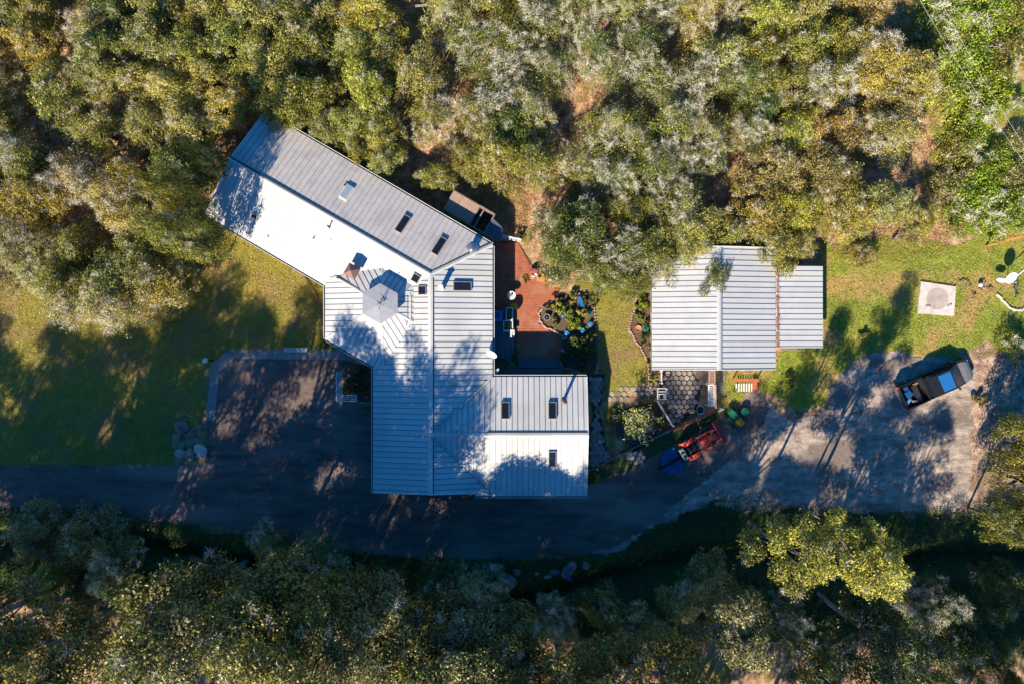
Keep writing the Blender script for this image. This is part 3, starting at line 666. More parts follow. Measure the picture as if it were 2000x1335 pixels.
# ------------------------------------------------------------------ patio, deck, steps
PAT = [(966,470),(1012,474),(1040,520),(1060,545),(1098,560),(1085,585),(1058,600),(1052,615),(1056,632),(1075,645),(1097,660),(1099,698),(966,698)]
pat = flat('patio', PAT, 0.03, M_MORTAR)
pw = wp(PAT); X0, X1 = min(p[0] for p in pw), max(p[0] for p in pw); Y0, Y1 = min(p[1] for p in pw), max(p[1] for p in pw)
mb = MB(); g = 0.172; i = 0
for yy in np.arange(Y0, Y1, g):
    i += 1
    for xx in np.arange(X0+(g/2 if i % 2 else 0), X1, g):
        if sdf(np.array([xx+g/2]), np.array([yy+g/2]), pw)[0] > 0.08:
            z = 0.05+random.uniform(-0.003, 0.004); x0, x1, y0, y1 = xx+0.010, xx+g-0.010, yy+0.010, yy+g-0.010
            mb.add([(x0,y0,0.028),(x1,y0,0.028),(x1,y1,0.028),(x0,y1,0.028),(x0,y0,z),(x1,y0,z),(x1,y1,z),(x0,y1,z)], [(4,5,6,7),(0,1,5,4),(1,2,6,5),(2,3,7,6),(3,0,4,7)])
bo = mb.build('brick_paving', M_BRICK, pat); bo['kind'] = 'stuff'

deck = thing('deck', G(985,700), 'blue grey timber deck with three steps in the corner between house and patio', 'deck')
def board_set(x0, x1, y0, y1, z, along, wd, name='deck_boards'):
    mb = MB(); a = gx(x0); b = gx(x1); c = gy(y1); d = gy(y0)
    if along == 'y':
        for xx in np.arange(a, b-wd*0.6, wd): mb.box((xx+wd/2, (c+d)/2, z-0.02), (wd-0.02, d-c, 0.04))
    else:
        for yy in np.arange(c, d-wd*0.6, wd): mb.box(((a+b)/2, yy+wd/2, z-0.02), (b-a, wd-0.02, 0.04))
    o = mb.build(name, M_DECK, deck); o['kind'] = 'stuff'; return o
board_set(966,1006,604,700,0.42,'y',0.19); board_set(966,1098,716,752,0.42,'x',0.19)
for k in range(3):
    mb = MB(); y_ = 714-k*6.4; z = 0.40-0.10*(k+1); mb.box(((gx(1012)+gx(1094))/2, gy(y_), z), (gx(1094)-gx(1012), 0.23, 0.05)); mb.box(((gx(1012)+gx(1094))/2, gy(y_)-0.11, z-0.05), (gx(1094)-gx(1012), 0.03, 0.10)); mb.build('step', M_DECK, deck)
mb = MB(); mb.beam(G(988,697)+Vector((0,0,0.45)), G(1005,714)+Vector((0,0,0.45)), 0.16, 0.06); mb.build('corner_rail', M_GREYWOOD, deck)
mb = MB(); mb.beam(G(1096,696)+Vector((0,0,0.25)), G(1096,716)+Vector((0,0,0.4)), 0.16, 0.25); mb.beam(G(1096,718)+Vector((0,0,0.4)), G(1118,719)+Vector((0,0,0.4)), 0.16, 0.1); mb.build('side_wall', M_GREYWOOD, deck)
mb = MB(); mb.box(((gx(966)+gx(1006))/2, gy(652), 0.2), (gx(1006)-gx(966)-0.06, gy(604)-gy(700)-0.06, 0.38)); mb.box(((gx(966)+gx(1098))/2, gy(735), 0.2), (gx(1098)-gx(966)-0.06, 1.3, 0.38)); mb.build('deck_base', M_UNDER, deck)

# ------------------------------------------------------------------ hexagon paving
HEX = MB(); HEX.lathe([(0.0,0.05),(0.185,0.05),(0.2,0.04),(0.2,-0.02)], (0,0,0), 6); hexo = HEX.build('hexagonal_paver', M_PAVER)
C.objects.unlink(hexo); firsthex = [True]
def hex_area(name, poly_px, clear=None, pitch=10.7, drop=0.0, base=True, step=False):
    if base: par = sheet(name, poly_px, 0.008, M_JOINT, cell=0.1, amp=0.08, seed=21)
    else:
        par = MB().prism(wp(poly_px), -0.05, -0.045).build(name, M_JOINT); par['kind'] = 'structure'
    w_ = wp(poly_px); s = pitch*U; xs = [p[0] for p in w_]; ys = [p[1] for p in w_]; row = 0; y = min(ys)
    while y < max(ys):
        x = min(xs)+(s/2 if row % 2 else 0)
        while x < max(xs):
            if sdf(np.array([x]), np.array([y]), w_)[0] > s*0.3 and random.random() > drop:
                c = hexo.copy(); c.name = 'hexagonal_paver'; C.objects.link(c); c.parent = par
                c.location = (x+random.uniform(-.01,.01), y+random.uniform(-.01,.01), random.uniform(-0.008,0.008)+0.01); c.rotation_euler = (random.uniform(-.02,.02), random.uniform(-.02,.02), R(30)+random.uniform(-.06,.06))
            x += s
        y += s*0.866; row += 1
    return par
hex_area('hexagon_patio', [(1295,724),(1352,724),(1372,745),(1366,775),(1362,795),(1330,825),(1312,830),(1300,800),(1290,785),(1288,750),(1294,748)])
hex_area('hexagon_path', [(1145,729),(1182,729),(1180,750),(1176,780),(1172,800),(1185,880),(1196,905),(1152,915),(1150,860),(1158,800),(1150,770)], pitch=9.2)
hex_area('stepping_stones', [(1184,763),(1212,752),(1290,745),(1290,772),(1250,778),(1208,786),(1184,788)], drop=0.12, base=False, pitch=11.5)
hex_area('hexagon_landing', [(1208,882),(1245,873),(1263,887),(1262,900),(1250,910),(1225,898)], pitch=9.6)
flat('garden_walk', [(1352,724),(1400,724),(1402,752),(1372,752)], 0.02, M_GREYWOOD)
flat('concrete_walk', [(1404,724),(1417,724),(1416,768),(1401,768)], 0.03, M_CONC)
flat('planting_bed', [(1098,575),(1150,578),(1163,600),(1162,640),(1168,700),(1160,735),(1120,720),(1100,716),(1100,660),(1078,645),(1056,632),(1052,615),(1058,600),(1080,585)], 0.012, mat('bark_mulch', (0.16,0.095,0.06), (0.07,0.045,0.03), sc=6, rough=0.95, bump=0.6))
flat('planting_bed', [(1246,560),(1274,560),(1276,728),(1290,745),(1270,745),(1264,705),(1242,670),(1230,650),(1231,632),(1240,600)], 0.012, MATS['bark_mulch'])
flat('planting_bed', [(1200,800),(1290,782),(1312,832),(1240,880),(1205,850)], 0.012, MATS['bark_mulch'])
flat('planting_bed', [(669,704),(726,716),(726,785),(672,782)], 0.02, MATS['bark_mulch'])
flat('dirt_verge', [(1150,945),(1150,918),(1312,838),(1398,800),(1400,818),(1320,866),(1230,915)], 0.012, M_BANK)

# ------------------------------------------------------------------ tree and shrub prototypes
def crown_cloud(lobes, per, lsz, flat_=0.8, up=0.35, jit=0.17):
    cs = []; ns = []; ts = []; ss = []
    for (x, y, z, r) in lobes:
        n = max(20, int(per*r*r)); d = rng.normal(size=(n,3)); d[:,2] = np.abs(d[:,2])*0.9-0.28*np.abs(rng.normal(size=n))
        d /= np.linalg.norm(d, axis=1, keepdims=True)
        # break the shell into clumps
        cl = np.sin(d[:,0]*7+x*3)*np.sin(d[:,1]*7+y*3)*np.sin(d[:,2]*6+z)
        az = np.arctan2(d[:,1], d[:,0]); fing = 0.22*np.sin(az*5+x*5+z)*np.sin(d[:,2]*5+y*3)+0.14*np.sin(az*11+y*7)
        rad = r*(1-np.abs(rng.normal(0, jit, n))*1.5+0.20*cl+fing+np.abs(rng.normal(0,0.09,n)))
        p = np.stack([x+d[:,0]*rad, y+d[:,1]*rad, z+d[:,2]*rad*flat_], 1)
        cs.append(p); nn = d*0.6+np.array([0,0,up])+rng.normal(0,0.5,(n,3)); ns.append(nn)
        ts.append(np.clip(0.42+0.30*rng.normal(size=n)+0.32*cl+rng.normal()*0.13, 0, 1)); ss.append(rng.uniform(0.6,1.25,n)*lsz)  # clump tint paints bulges lighter and hollows darker
    c = np.concatenate(cs); return c, np.concatenate(ns), np.concatenate(ts), np.concatenate(ss)
def oak_lobes(Rr, H, n, squash=1.0, seed=0, base=0.42):
    r_ = np.random.default_rng(seed); L = []; k = 0
    lean = r_.normal(0, 0.12, 2)*Rr
    while len(L) < n and k < 3000:
        k += 1
        a = r_.uniform(0, 2*math.pi); q = math.sqrt(r_.uniform(0, 1))
        ecc = 1+0.20*math.sin(2*a+seed)+0.17*math.sin(3*a+seed*2.1)+0.15*math.sin(5*a+seed*3.3)
        x = q*Rr*0.84*ecc*math.cos(a)+lean[0]; y = q*Rr*0.84*ecc*math.sin(a)+lean[1]
        z = H*(1-0.55*q*q*squash)-Rr*0.12+r_.normal(0, 0.08*H)-0.12*H*r_.random()
        z = max(z, H*base*0.75)
        rr = Rr*r_.choice([0.11,0.15,0.2,0.25,0.32])
        if any(math.hypot(x-l[0], y-l[1]) < 0.72*(rr+l[3])*0.75 and abs(z-l[2]) < 0.3*(rr+l[3]) for l in L): continue
        L.append((x, y, z, rr))
    return L
def limbs(lobes, H, r0, Rr, lean=(0,0), nl=10, seed=0, fork=0.28):
    r_ = random.Random(seed); mb = MB(); f = H*fork
    pts = [(0,0,-0.3),(0.05*lean[0],0.05*lean[1],0),(0.3*lean[0]+r_.uniform(-.1,.1),0.3*lean[1]+r_.uniform(-.1,.1),f*0.6),(lean[0]*0.5,lean[1]*0.5,f)]
    mb.tube(pts, [r0*1.5,r0*1.15,r0*0.95,r0*0.8], 8)
    top = Vector(pts[-1])
    for l in sorted(lobes, key=lambda q: -q[3])[:nl]:
        e = Vector((l[0], l[1], l[2]-0.1*l[3])); m1 = top.lerp(e, 0.35)+Vector((r_.uniform(-.3,.3)*Rr*0.25, r_.uniform(-.3,.3)*Rr*0.25, 0.12*H*r_.random())); m2 = top.lerp(e, 0.7)+Vector((r_.uniform(-.2,.2)*Rr*0.3, r_.uniform(-.2,.2)*Rr*0.3, 0.08*H*r_.random()))
        mb.tube([top-Vector((0,0,0.1)), m1, m2, e], [r0*0.55, r0*0.38, r0*0.22, r0*0.08], 6)
        for k in range(2):
            e2 = m2+Vector((r_.uniform(-1,1), r_.uniform(-1,1), r_.uniform(0,0.8)))*Rr*0.22
            mb.tube([m2, m2.lerp(e2,0.5)+Vector((0,0,0.05)), e2], [r0*0.15, r0*0.1, r0*0.03], 5)
    return mb
def twig_cloud(lobes, n, ln, wd, rr=1.06, drop=0.0):
    """fans of thin curved twigs with lichen over the tops of some lobes"""
    V = []; T = []
    for (x, y, z, r) in lobes:
        k = int(n*r*r); nf = max(3, k//26)
        for f in range(nf):
            d = rng.normal(size=3); d[2] = abs(d[2])*0.9+0.15; d /= np.linalg.norm(d)
            o = np.array([x,y,z])+d*r*np.array([1,1,0.8])*rng.uniform(0.75, rr)
            br = rng.uniform(0.25, 0.95)
            for j in range(26):
                dd = d*0.5+rng.normal(0,0.75,3); dd[2] = dd[2]*0.5-drop; dd /= np.linalg.norm(dd)
                l = ln*rng.uniform(0.35,1.2); s0 = o+rng.normal(0,0.12*r,3)
                side = np.cross(dd, rng.normal(size=3)); side /= np.linalg.norm(side)+1e-9
                mid = s0+dd*l*0.5+side*l*0.12; e = s0+dd*l
                w2 = side*wd
                V.append([s0-w2*0.6, mid-w2*0.5, e, mid+w2*0.5]); T.append(np.clip(br+rng.normal(0,0.12),0,1))
    return np.array(V), np.array(T)
class Proto: pass
def make_oak(Rr, H, nl, per, lsz, seed, trunk_r, twigs=0, squash=1.0, tw_frac=0.4, up=0.35, fork=0.28, limbsn=10, bark=None):
    p = Proto(); L = oak_lobes(Rr, H, nl, squash, seed)
    c, n, t, s = crown_cloud(L, per, lsz, up=up)
    p.crown = face_mesh('crown', leaves(c, n, s), 4, t, M_LEAF)
    o = limbs(L, H, trunk_r, Rr, seed=seed, nl=limbsn, fork=fork).build('trunk', bark or M_BARK, smooth=True); p.trunk = o.data; bpy.data.objects.remove(o)
    p.twigs = None
    if twigs:
        r_ = random.Random(seed); sub = [l for l in L if r_.random() < tw_frac]
        V, T = twig_cloud(sub, twigs, 0.55, 0.024); p.twigs = face_mesh('lichened_twigs', V, 4, T, M_TWIG)
    p.R = Rr; p.H = H
    return p
OAKS = [make_oak(4.0, 7.0, 58, 560, 0.092, s, 0.24, twigs=70, tw_frac=0.35) for s in (1,2,3,4,5,6,7)]
LICH = [make_oak(4.0, 7.0, 56, 330, 0.088, s, 0.24, twigs=300, tw_frac=0.5) for s in (11,12,13,14)]
def make_tall(seed, H=20.0, Rr=3.4):
    r_ = np.random.default_rng(seed); L = []
    for k in range(29):
        a = r_.uniform(0, 2*math.pi); t = r_.uniform(0, 1); q = math.sqrt(r_.uniform(0.05, 1))
        env = Rr*(0.55+0.6*math.sin(math.pi*min(1, t*0.9+0.12)))*(1-0.55*t*t)
        L.append((q*env*math.cos(a), q*env*math.sin(a), H*(0.42+0.55*t), Rr*r_.uniform(0.20, 0.36)))
    p = Proto(); c, n, t, s = crown_cloud(L, 560, 0.105, flat_=0.9, up=0.45)
    p.crown = face_mesh('crown', leaves(c, n, s), 4, t, M_LEAF)
    o = limbs(L, H, 0.2, Rr, seed=seed, nl=13, fork=0.5).build('trunk', M_BARKG, smooth=True); p.trunk = o.data; bpy.data.objects.remove(o)
    V, T = twig_cloud([l for l in L if r_.random() < 0.3], 55, 0.6, 0.022); p.twigs = face_mesh('lichened_twigs', V, 4, T, M_TWIG)
    p.H = H; p.R = Rr; return p
TALL = [make_tall(s) for s in (21,22,23,24)]
SHRUB = [make_oak(1.0, 0.9, 16, 3600, 0.075, s, 0.04, squash=0.7, limbsn=4, fork=0.1) for s in (31,32,33)]
BRUSH = [make_oak(2.6, 1.7, 26, 420, 0.085, s, 0.07, twigs=60, tw_frac=0.25, squash=0.6, limbsn=6, fork=0.12, up=0.5) for s in (41,42,43)]

TINT = dict(dark=(0.085,0.105,0.030), olive=(0.150,0.150,0.040), pale=(0.185,0.185,0.075), gold=(0.215,0.185,0.055), brown=(0.19,0.145,0.065), bright=(0.135,0.185,0.022), grey=(0.17,0.165,0.085), yellow=(0.24,0.235,0.05), deep=(0.045,0.075,0.025))
WORD = dict(dark='dark green', olive='olive green', pale='pale sage green', gold='golden olive', brown='rusty brown', bright='bright green', grey='grey green', yellow='yellow green', deep='deep green')
def put_tree(protos, px, py, rpx, tint, label, group, zc=0.72, name='oak_tree', hs=None, twig=None, cat='tree', nojit=False):
    """px,py: where the middle of the crown shows in the photo; rpx its radius there"""
    p = random.choice(protos); sc = None
    h = 5.2; r = rpx*U
    for _ in range(3):
        h = (p.H*(r/p.R)**0.6) if hs is None else hs
        k = (CH-h*zc)/CH; r = rpx*U*k
    q = P(px, py, h*zc); g = tz(q.x, q.y)
    t = thing(name, (q.x, q.y, g), label, cat, group, rz=random.uniform(0, 6.28))
    st = random.uniform(0.86, 1.2); s = (r/p.R*st, r/p.R/st, h/p.H*random.uniform(0.85, 1.2))
    base = TINT[tint] if isinstance(tint, str) else tint
    v = random.uniform(0.82, 1.2); hv = random.uniform(-0.1, 0.1)
    colr = (base[0]*v*(1+hv), base[1]*v, base[2]*v*(1-hv), 1)
    for nm, me, c in (('crown', p.crown, colr), ('trunk', p.trunk, (1,1,1,1)), ('lichened_twigs', p.twigs, twig or (0.44,0.42,0.37,1))):
        if me is None: continue
        o = bpy.data.objects.new(nm, me); C.objects.link(o); o.parent = t; o.scale = s; o.color = c
        if nm == 'lichened_twigs': o['kind'] = 'stuff'
    return t
def ordn(n): return ['first','second','third','fourth','fifth','sixth','seventh','eighth','ninth','tenth','eleventh','twelfth','thirteenth','fourteenth','fifteenth','sixteenth','seventeenth','eighteenth','nineteenth','twentieth','twenty-first','twenty-second','twenty-third','twenty-fourth','twenty-fifth','twenty-sixth','twenty-seventh','twenty-eighth','twenty-ninth','thirtieth','thirty-first','thirty-second','thirty-third','thirty-fourth','thirty-fifth','thirty-sixth','thirty-seventh','thirty-eighth','thirty-ninth'][(n-1)%39]
NORTH = [(-140,-140),(1760,-140),(1700,40),(1775,130),(1790,250),(1800,330),(1790,420),(1690,440),(1590,450),(1450,450),(1330,490),(1225,540),(1130,530),(1075,470),(1045,400),(1010,330),(910,290),(830,315),(720,280),(610,225),(545,165),(470,160),(420,200),(350,250),(345,330),(345,420),(320,500),(300,560),(190,580),(90,600),(-140,560)]
GAPS = [(835,85,42),(1105,215,34),(960,385,45),(1130,392,26),(1690,330,38),(1425,382,26),(1745,465,26),(150,372,26),(80,255,36),(110,80,24),(400,300,34),(1690,150,22),(875,130,20),(1640,575,50),(1215,160,28),(1420,285,22),(1330,110,12),(20,145,20)]
def kind_at(px, py):
    u = random.random()
    if px > 1500: return random.choice(['gold','gold','olive','gold','brown','yellow']) if u < 0.85 else 'pale'
    if 990 < px < 1300 and py > 370: return random.choice(['dark','dark','olive'])
    if px > 1330: return random.choice(['olive','gold','pale','grey','dark'])
    if px > 880: return random.choice(['olive','dark','olive','grey','dark'])
    if px > 480: return random.choice(['pale','olive','pale','olive','yellow','olive'])
    if px < 420 and py > 380: return random.choice(['olive','olive','gold','grey','pale'])
    return random.choice(['olive','olive','gold','brown','pale','dark'])
rows = [(-70,'off the top edge'),(10,'top'),(88,'second'),(166,'third'),(244,'fourth'),(322,'fifth'),(400,'sixth'),(478,'seventh'),(548,'lowest')]
npoly = NORTH; nv = 0
for ri, (ry, rn) in enumerate(rows):
    cnt = 0; x = -120+(44 if ri % 2 else 0)
    while x < 1840:
        px = x+random.uniform(-20,20); py = ry+random.uniform(-20,20); x += 80
        if not bool(pip(np.array([px]), np.array([py]), npoly)[0]): continue
        if any(math.hypot(px-a, py-b) < c+26 for a, b, c in GAPS):
            continue
        rp = random.uniform(52, 68)
        if 560 < px < 900 and py > 190: rp = random.uniform(46, 56)
        vis = px > -rp and py > -rp
        if vis: cnt += 1
        else: nv += 1
        kd = kind_at(px, py)
        lich = (880 < px < 1480 and py < 420 and random.random() < 0.75) or (px < 220 and py > 330 and random.random() < 0.6) or random.random() < 0.14
        near = '' if True else 'by the house' if (500 < px < 950 and py > 200) else ('near the garage' if (1200 < px < 1600 and py > 380) else ('beside the left lawn' if (px < 420 and py > 480) else 'in the hillside wood'))
        lab = f"{WORD[kd]} oak{' with lichened twigs' if lich else ''}, {ordn(max(cnt,1))} from left in {rn} wood row"
        if not vis: lab = f"{WORD[kd]} oak outside the frame, {ordn((nv-1)%28+1)} of those beyond the {'left' if px < 0 else 'top'} edge"; 
        put_tree(LICH if lich else OAKS, px, py, rp, kd, lab, 'oaks of the wood north of the house')
# a few oaks placed by hand along the edges
for px, py, rp, kd, lc, lab in [
    (1135,470,72,'dark',0,'large dark green oak spreading over the patio garden'),
    (1190,545,50,'dark',0,'dark green oak with its crown edge over the small lawn'),
    (1062,455,50,'dark',1,'dark oak with white lichened twigs beside the brick patio'),
    (1388,524,44,'dark',0,'dark green oak bough hanging over the garage ridge'),
    (1292,500,44,'olive',1,'olive oak reaching over the top left corner of the garage'),
    (1500,470,56,'gold',0,'golden olive oak behind the right half of the garage roof'),
    (452,190,52,'gold',0,'yellowing oak just left of the top corner of the house'),
    (200,585,66,'grey',1,'grey lichened oak at the lower left edge of the wood by the lawn'),
    (120,560,60,'grey',1,'pale grey lichened oak whose shadow falls on the left lawn'),
    (300,560,58,'gold',0,'golden olive oak at the bottom corner of the wood by the lawn'),
    
    (1735,110,62,'gold',0,'round golden brown oak near the power lines, upper one'),
    (1760,195,58,'brown',0,'round golden brown oak near the power lines, lower one'),
    (1490,215,44,'deep',0,'small deep green tree in the shade of the golden oaks')]:
    put_tree(LICH if lc else OAKS, px, py, rp, kd, lab, 'oaks of the wood north of the house')

for px, py, rp, hs_, lab in [(350,462,52,13,'tall dark olive oak standing left of the sunlit lawn'),(332,378,46,13,'tall olive oak left of the house corner, its shadow on the roof'),(384,300,26,11,'slim olive oak nearest the left end of the house')]:
    put_tree(OAKS, px, py, rp, 'olive', lab, 'oaks of the wood north of the house', hs=hs_)
for px, py, rp, kd, lab in [(1335,468,50,'olive','olive oak above the left half of the garage roof'),(1425,458,48,'pale','pale sage oak behind the garage ridge'),(1275,535,36,'dark','dark oak bough at the left side of the garage'),(1556,470,40,'gold','golden oak behind the garage lean-to'),(572,222,38,'olive','olive oak right of the top corner of the house'),(628,258,40,'pale','pale sage oak touching the upper eave of the house'),(692,285,42,'olive','olive oak along the upper eave, left of the skylights'),(752,318,36,'pale','small pale oak along the upper eave above the pale skylight'),(845,338,38,'olive','olive oak nearest the timber store'),(905,300,44,'olive','olive oak above the timber store'),(1700,405,44,'gold','golden oak on the dry slope above the right lawn'),(1800,430,40,'olive','olive oak at the upper edge of the right lawn')]:
    put_tree(OAKS, px, py, rp, kd, lab, 'oaks of the wood north of the house')
# tall trees south of the drive: placed by the tip of their shadow
def put_tall(tx, ty, h, tint, label, rs=1.0, group='tall trees along the creek', zt=0.0):
    tip = P(tx, ty, zt); hh = h-zt
    b = Vector((tip.x-SD.x*hh, tip.y-SD.y*hh, 0)); b.z = tz(b.x, b.y)
    p = random.choice(TALL); t = thing('tall_tree', b, label, 'tree', group, rz=random.uniform(0, 6.28))
    s = (h/p.H*rs, h/p.H*rs, h/p.H); v = random.uniform(0.85, 1.15)*(0.95 if tint == 'yellow' else 0.6); base = TINT[tint]  # all but the sunlit yellow trees darkened, shade put into leaf colour
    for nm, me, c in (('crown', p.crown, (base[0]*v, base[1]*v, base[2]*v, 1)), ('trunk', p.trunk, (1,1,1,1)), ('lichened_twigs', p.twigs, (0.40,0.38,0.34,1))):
        o = bpy.data.objects.new(nm, me); C.objects.link(o); o.parent = t; o.scale = s; o.color = c
        if nm == 'lichened_twigs': o['kind'] = 'stuff'
    return t
tips = [(20,600,19,'olive','grey'),(120,650,19,'grey','x'),(215,650,19,'olive','x'),(310,600,20,'gold','x'),(400,548,21,'olive','x'),(455,545,21,'grey','x'),(520,600,20,'olive','x'),(606,572,20.5,'gold','x')]
names_t = ['leftmost','second','third','fourth','fifth','sixth','seventh','eighth','ninth','tenth']
for i, (tx, ty, h, k, _) in enumerate(tips):
    put_tall(tx, ty, h, k, f"tall {WORD[k]} tree shading the left lawn, {names_t[i]} of its row")
for i, (tx, ty, h, k) in enumerate([(700,590,21.5,'olive'),(752,600,21,'grey'),(828,640,20,'olive'),(868,650,20.5,'gold'),(925,655,20.5,'olive'),(950,735,18,'grey'),(745,690,18,'olive'),(798,740,17,'dark'),(855,745,17.5,'olive'),(905,800,16,'grey'),(950,850,15.5,'olive'),(775,850,14.5,'dark')]):
    put_tall(tx, ty, h, k, f"tall {WORD[k]} tree shading the house roof, {ordn(i+1)} from left in its clump", zt=3.5)
for i, (tx, ty, h, k) in enumerate([(995,900,14.5,'olive'),(1035,885,15,'dark'),(1075,878,14.5,'grey'),(1108,890,14,'dark'),(1140,905,14.5,'olive')]):
    put_tall(tx, ty, h, k, f"{WORD[k]} creekside tree below the lower right wing, {names_t[i]} of five", zt=3.5, rs=1.2)
for i, (tx, ty, h, k) in enumerate([(1215,835,14.5,'dark'),(1310,745,17,'olive'),(1400,742,17.5,'gold'),(1480,745,17,'olive'),(1560,730,14.5,'grey')]):
    put_tall(tx, ty, h, k, f"{WORD[k]} tree below the tractor near the lower edge, {names_t[i]} from left")
put_tall(1650,622,14,'yellow','bright sunlit yellow green tree on the creek bank, left one of the pair', rs=0.95)
put_tall(1785,548,16.5,'yellow','bright sunlit yellow green tree on the creek bank, right one of the pair', rs=0.8)
put_tall(1722,650,12,'dark','dark tree between the pair of bright trees on the creek bank', rs=0.8)
for i, (tx, ty, h, k) in enumerate([(1800,735,15,'deep'),(1850,800,14,'dark'),(1760,760,17,'dark')]):
    put_tall(tx, ty, h, k, f"{WORD[k]} tree in shade at the lower right, {names_t[i]} of three")
put_tree(OAKS, 2012, 1035, 50, 'olive', 'olive oak cut by the right edge below the parking area', 'oaks at the right edge', zc=0.75, hs=10)
put_tree(OAKS, 2050, 880, 60, 'olive', 'olive oak at the right edge throwing dappled shade on the dirt', 'oaks at the right edge', zc=0.75, hs=9)
put_tree(OAKS, 2090, 960, 66, 'olive', 'olive oak just outside the right edge', 'oaks at the right edge', zc=0.75, hs=12)
# the wood beyond the lower edge, whose shade keeps the creek dark
k = 0
for (bx, by, h) in [(-260,1240,20),(-120,1330,21),(40,1400,22),(-330,1120,18),(340,1440,20),(640,1460,21),(780,1530,23),(900,1440,20),(1030,1500,22),(1150,1430,20),(1290,1520,22),(1400,1600,23),(1560,1500,18),(1700,1560,20),(1840,1450,19),(1960,1540,22),(190,1480,22),(130,1680,26),(260,1560,25),(860,1590,26),(1080,1640,26),(-60,1600,26),(420,1660,25),(-150,1400,26),(60,1430,27),(680,1690,26),(960,1680,26),(1200,1700,25),(1700,1750,26),(2080,1420,18),(-450,1300,20),(2000,1700,24)]:
    b = G(bx, by); k += 1
    p = random.choice(TALL); kd = random.choice(['olive','dark','grey']); t = thing('tall_tree', b, f"tall {WORD[kd]} tree outside the lower edge, {ordn(k)} in the far wood", 'tree', 'tall wood beyond the lower edge', rz=random.uniform(0,6.28))
    s = (h/p.H*1.05, h/p.H*1.05, h/p.H)
    for nm, me, c in (('crown', p.crown, (*TINT[kd], 1)), ('trunk', p.trunk, (1,1,1,1))):
        o = bpy.data.objects.new(nm, me); C.objects.link(o); o.parent = t; o.scale = s; o.color = c
        if nm == 'lichened_twigs': o['kind'] = 'stuff'
# low trees and bushes under them
ui = 0
for (px, py, r, kd) in [(40,1060,60,'grey'),(150,1055,66,'grey'),(215,1120,60,'dark'),(60,1150,62,'olive'),(330,1135,52,'deep'),(420,1200,62,'grey'),(300,1240,60,'grey'),(140,1250,66,'olive'),(520,1060,44,'dark'),(575,1110,58,'grey'),(600,1210,62,'dark'),(670,1110,50,'olive'),(740,1160,60,'dark'),(840,1150,56,'deep'),(930,1180,58,'grey'),(780,1260,60,'deep'),(900,1290,62,'deep'),(690,1290,56,'olive'),(500,1290,64,'dark'),(1000,1290,56,'deep'),(1110,1230,52,'grey'),(1180,1200,50,'olive'),(1250,1240,56,'grey'),(1340,1180,48,'olive'),(1390,1150,54,'grey'),(1460,1200,50,'dark'),(1530,1230,52,'deep'),(1120,1310,50,'grey'),(1600,1300,56,'deep'),(1820,1190,60,'deep'),(1880,1260,64,'deep'),(1950,1180,60,'deep'),(1760,1310,60,'dark'),(1960,1310,52,'dark')]:
    ui += 1
    put_tree(OAKS if ui % 3 else LICH, px, py, r, kd, f"{WORD[kd]} low tree in shade below the drive, {ordn((ui-1)%28+1)} of the {'creekside' if ui <= 28 else 'far right'} group", 'understorey trees along the creek', zc=0.7, name='creek_tree')
# brush on the sunny slope at the right
bi = 0
for (px, py, r, kd) in [(1835,15,60,'bright'),(1925,20,60,'bright'),(1890,95,62,'bright'),(1810,70,40,'dark'),(1965,110,48,'olive'),(1850,170,55,'bright'),(1930,170,50,'bright'),(1905,245,48,'bright'),(1965,205,30,'bright'),(1870,300,50,'olive'),(1935,330,46,'bright'),(1985,350,40,'grey'),(1900,375,52,'bright'),(1870,430,46,'bright'),(1940,420,50,'bright'),(1990,420,46,'bright'),(1985,30,44,'olive'),(1992,280,34,'grey'),(1985,680,34,'bright'),(1845,365,36,'grey'),(1680,505,26,'brown')]:
    bi += 1
    put_tree(BRUSH, px, py, r, kd, f"{WORD[kd]} bush on the sunny slope at the right, {ordn(bi)} counting downwards", 'bushes on the sunny slope', zc=0.5, name='bush', cat='bush', hs=1.2+r*0.018)

# ------------------------------------------------------------------ ground cover: grass, litter, creek plants
def scatter(name, poly_px, dens, size, color, m, amp=0.4, seed=1, up=0.35, hole=(), zoff=0.03, asp=0.25, hmax=0.08, patch=None):
    w_ = wp(poly_px); xs = [p[0] for p in w_]; ys = [p[1] for p in w_]
    n = int((max(xs)-min(xs))*(max(ys)-min(ys))*dens); x = rng.uniform(min(xs), max(xs), n); y = rng.uniform(min(ys), max(ys), n)
    k = sdf(x, y, w_)+amp*fbm(x, y, 1.2, seed) > 0.05
    for h in hole: k &= ~pip(x, y, wp(h))
    if patch: k &= fbm(x, y, patch[0], seed+4) > patch[1]
    x = x[k]; y = y[k]; n = len(x); z = terr(x, y)+zoff+rng.uniform(0, hmax, n)
    nr = rng.normal(0, 0.55, (n,3)); nr[:,2] = np.abs(nr[:,2])*0.6+up
    tint = np.clip(0.45+0.5*fbm(x, y, 1.7, seed+9)+0.2*rng.normal(size=n), 0, 1)
    me = face_mesh(name, leaves(np.stack([x,y,z],1), nr, rng.uniform(0.6,1.3,n)*size, asp), 4, tint, m)
    o = bpy.data.objects.new(name, me); C.objects.link(o); o['kind'] = 'stuff'; o.color = (*color, 1); return o
HS = [[(1273,485),(1515,485),(1515,722),(1273,722)],[(1515,520),(1608,520),(1608,680),(1515,680)]]
scatter('lawn_grass', LAWN_L, 150, 0.07, (0.40,0.31,0.045), M_GRASSB, seed=6)
scatter('lawn_grass', LAWN_M, 230, 0.05, (0.36,0.32,0.04), M_GRASSB, amp=0.05, seed=7)
scatter('lawn_grass', LAWN_R, 150, 0.07, (0.34,0.33,0.035), M_GRASSB, seed=8, hole=HS+[LOT])
scatter('meadow_grass', GREEN_NE, 60, 0.09, (0.30,0.31,0.04), M_GRASSB, amp=1.5, seed=9)
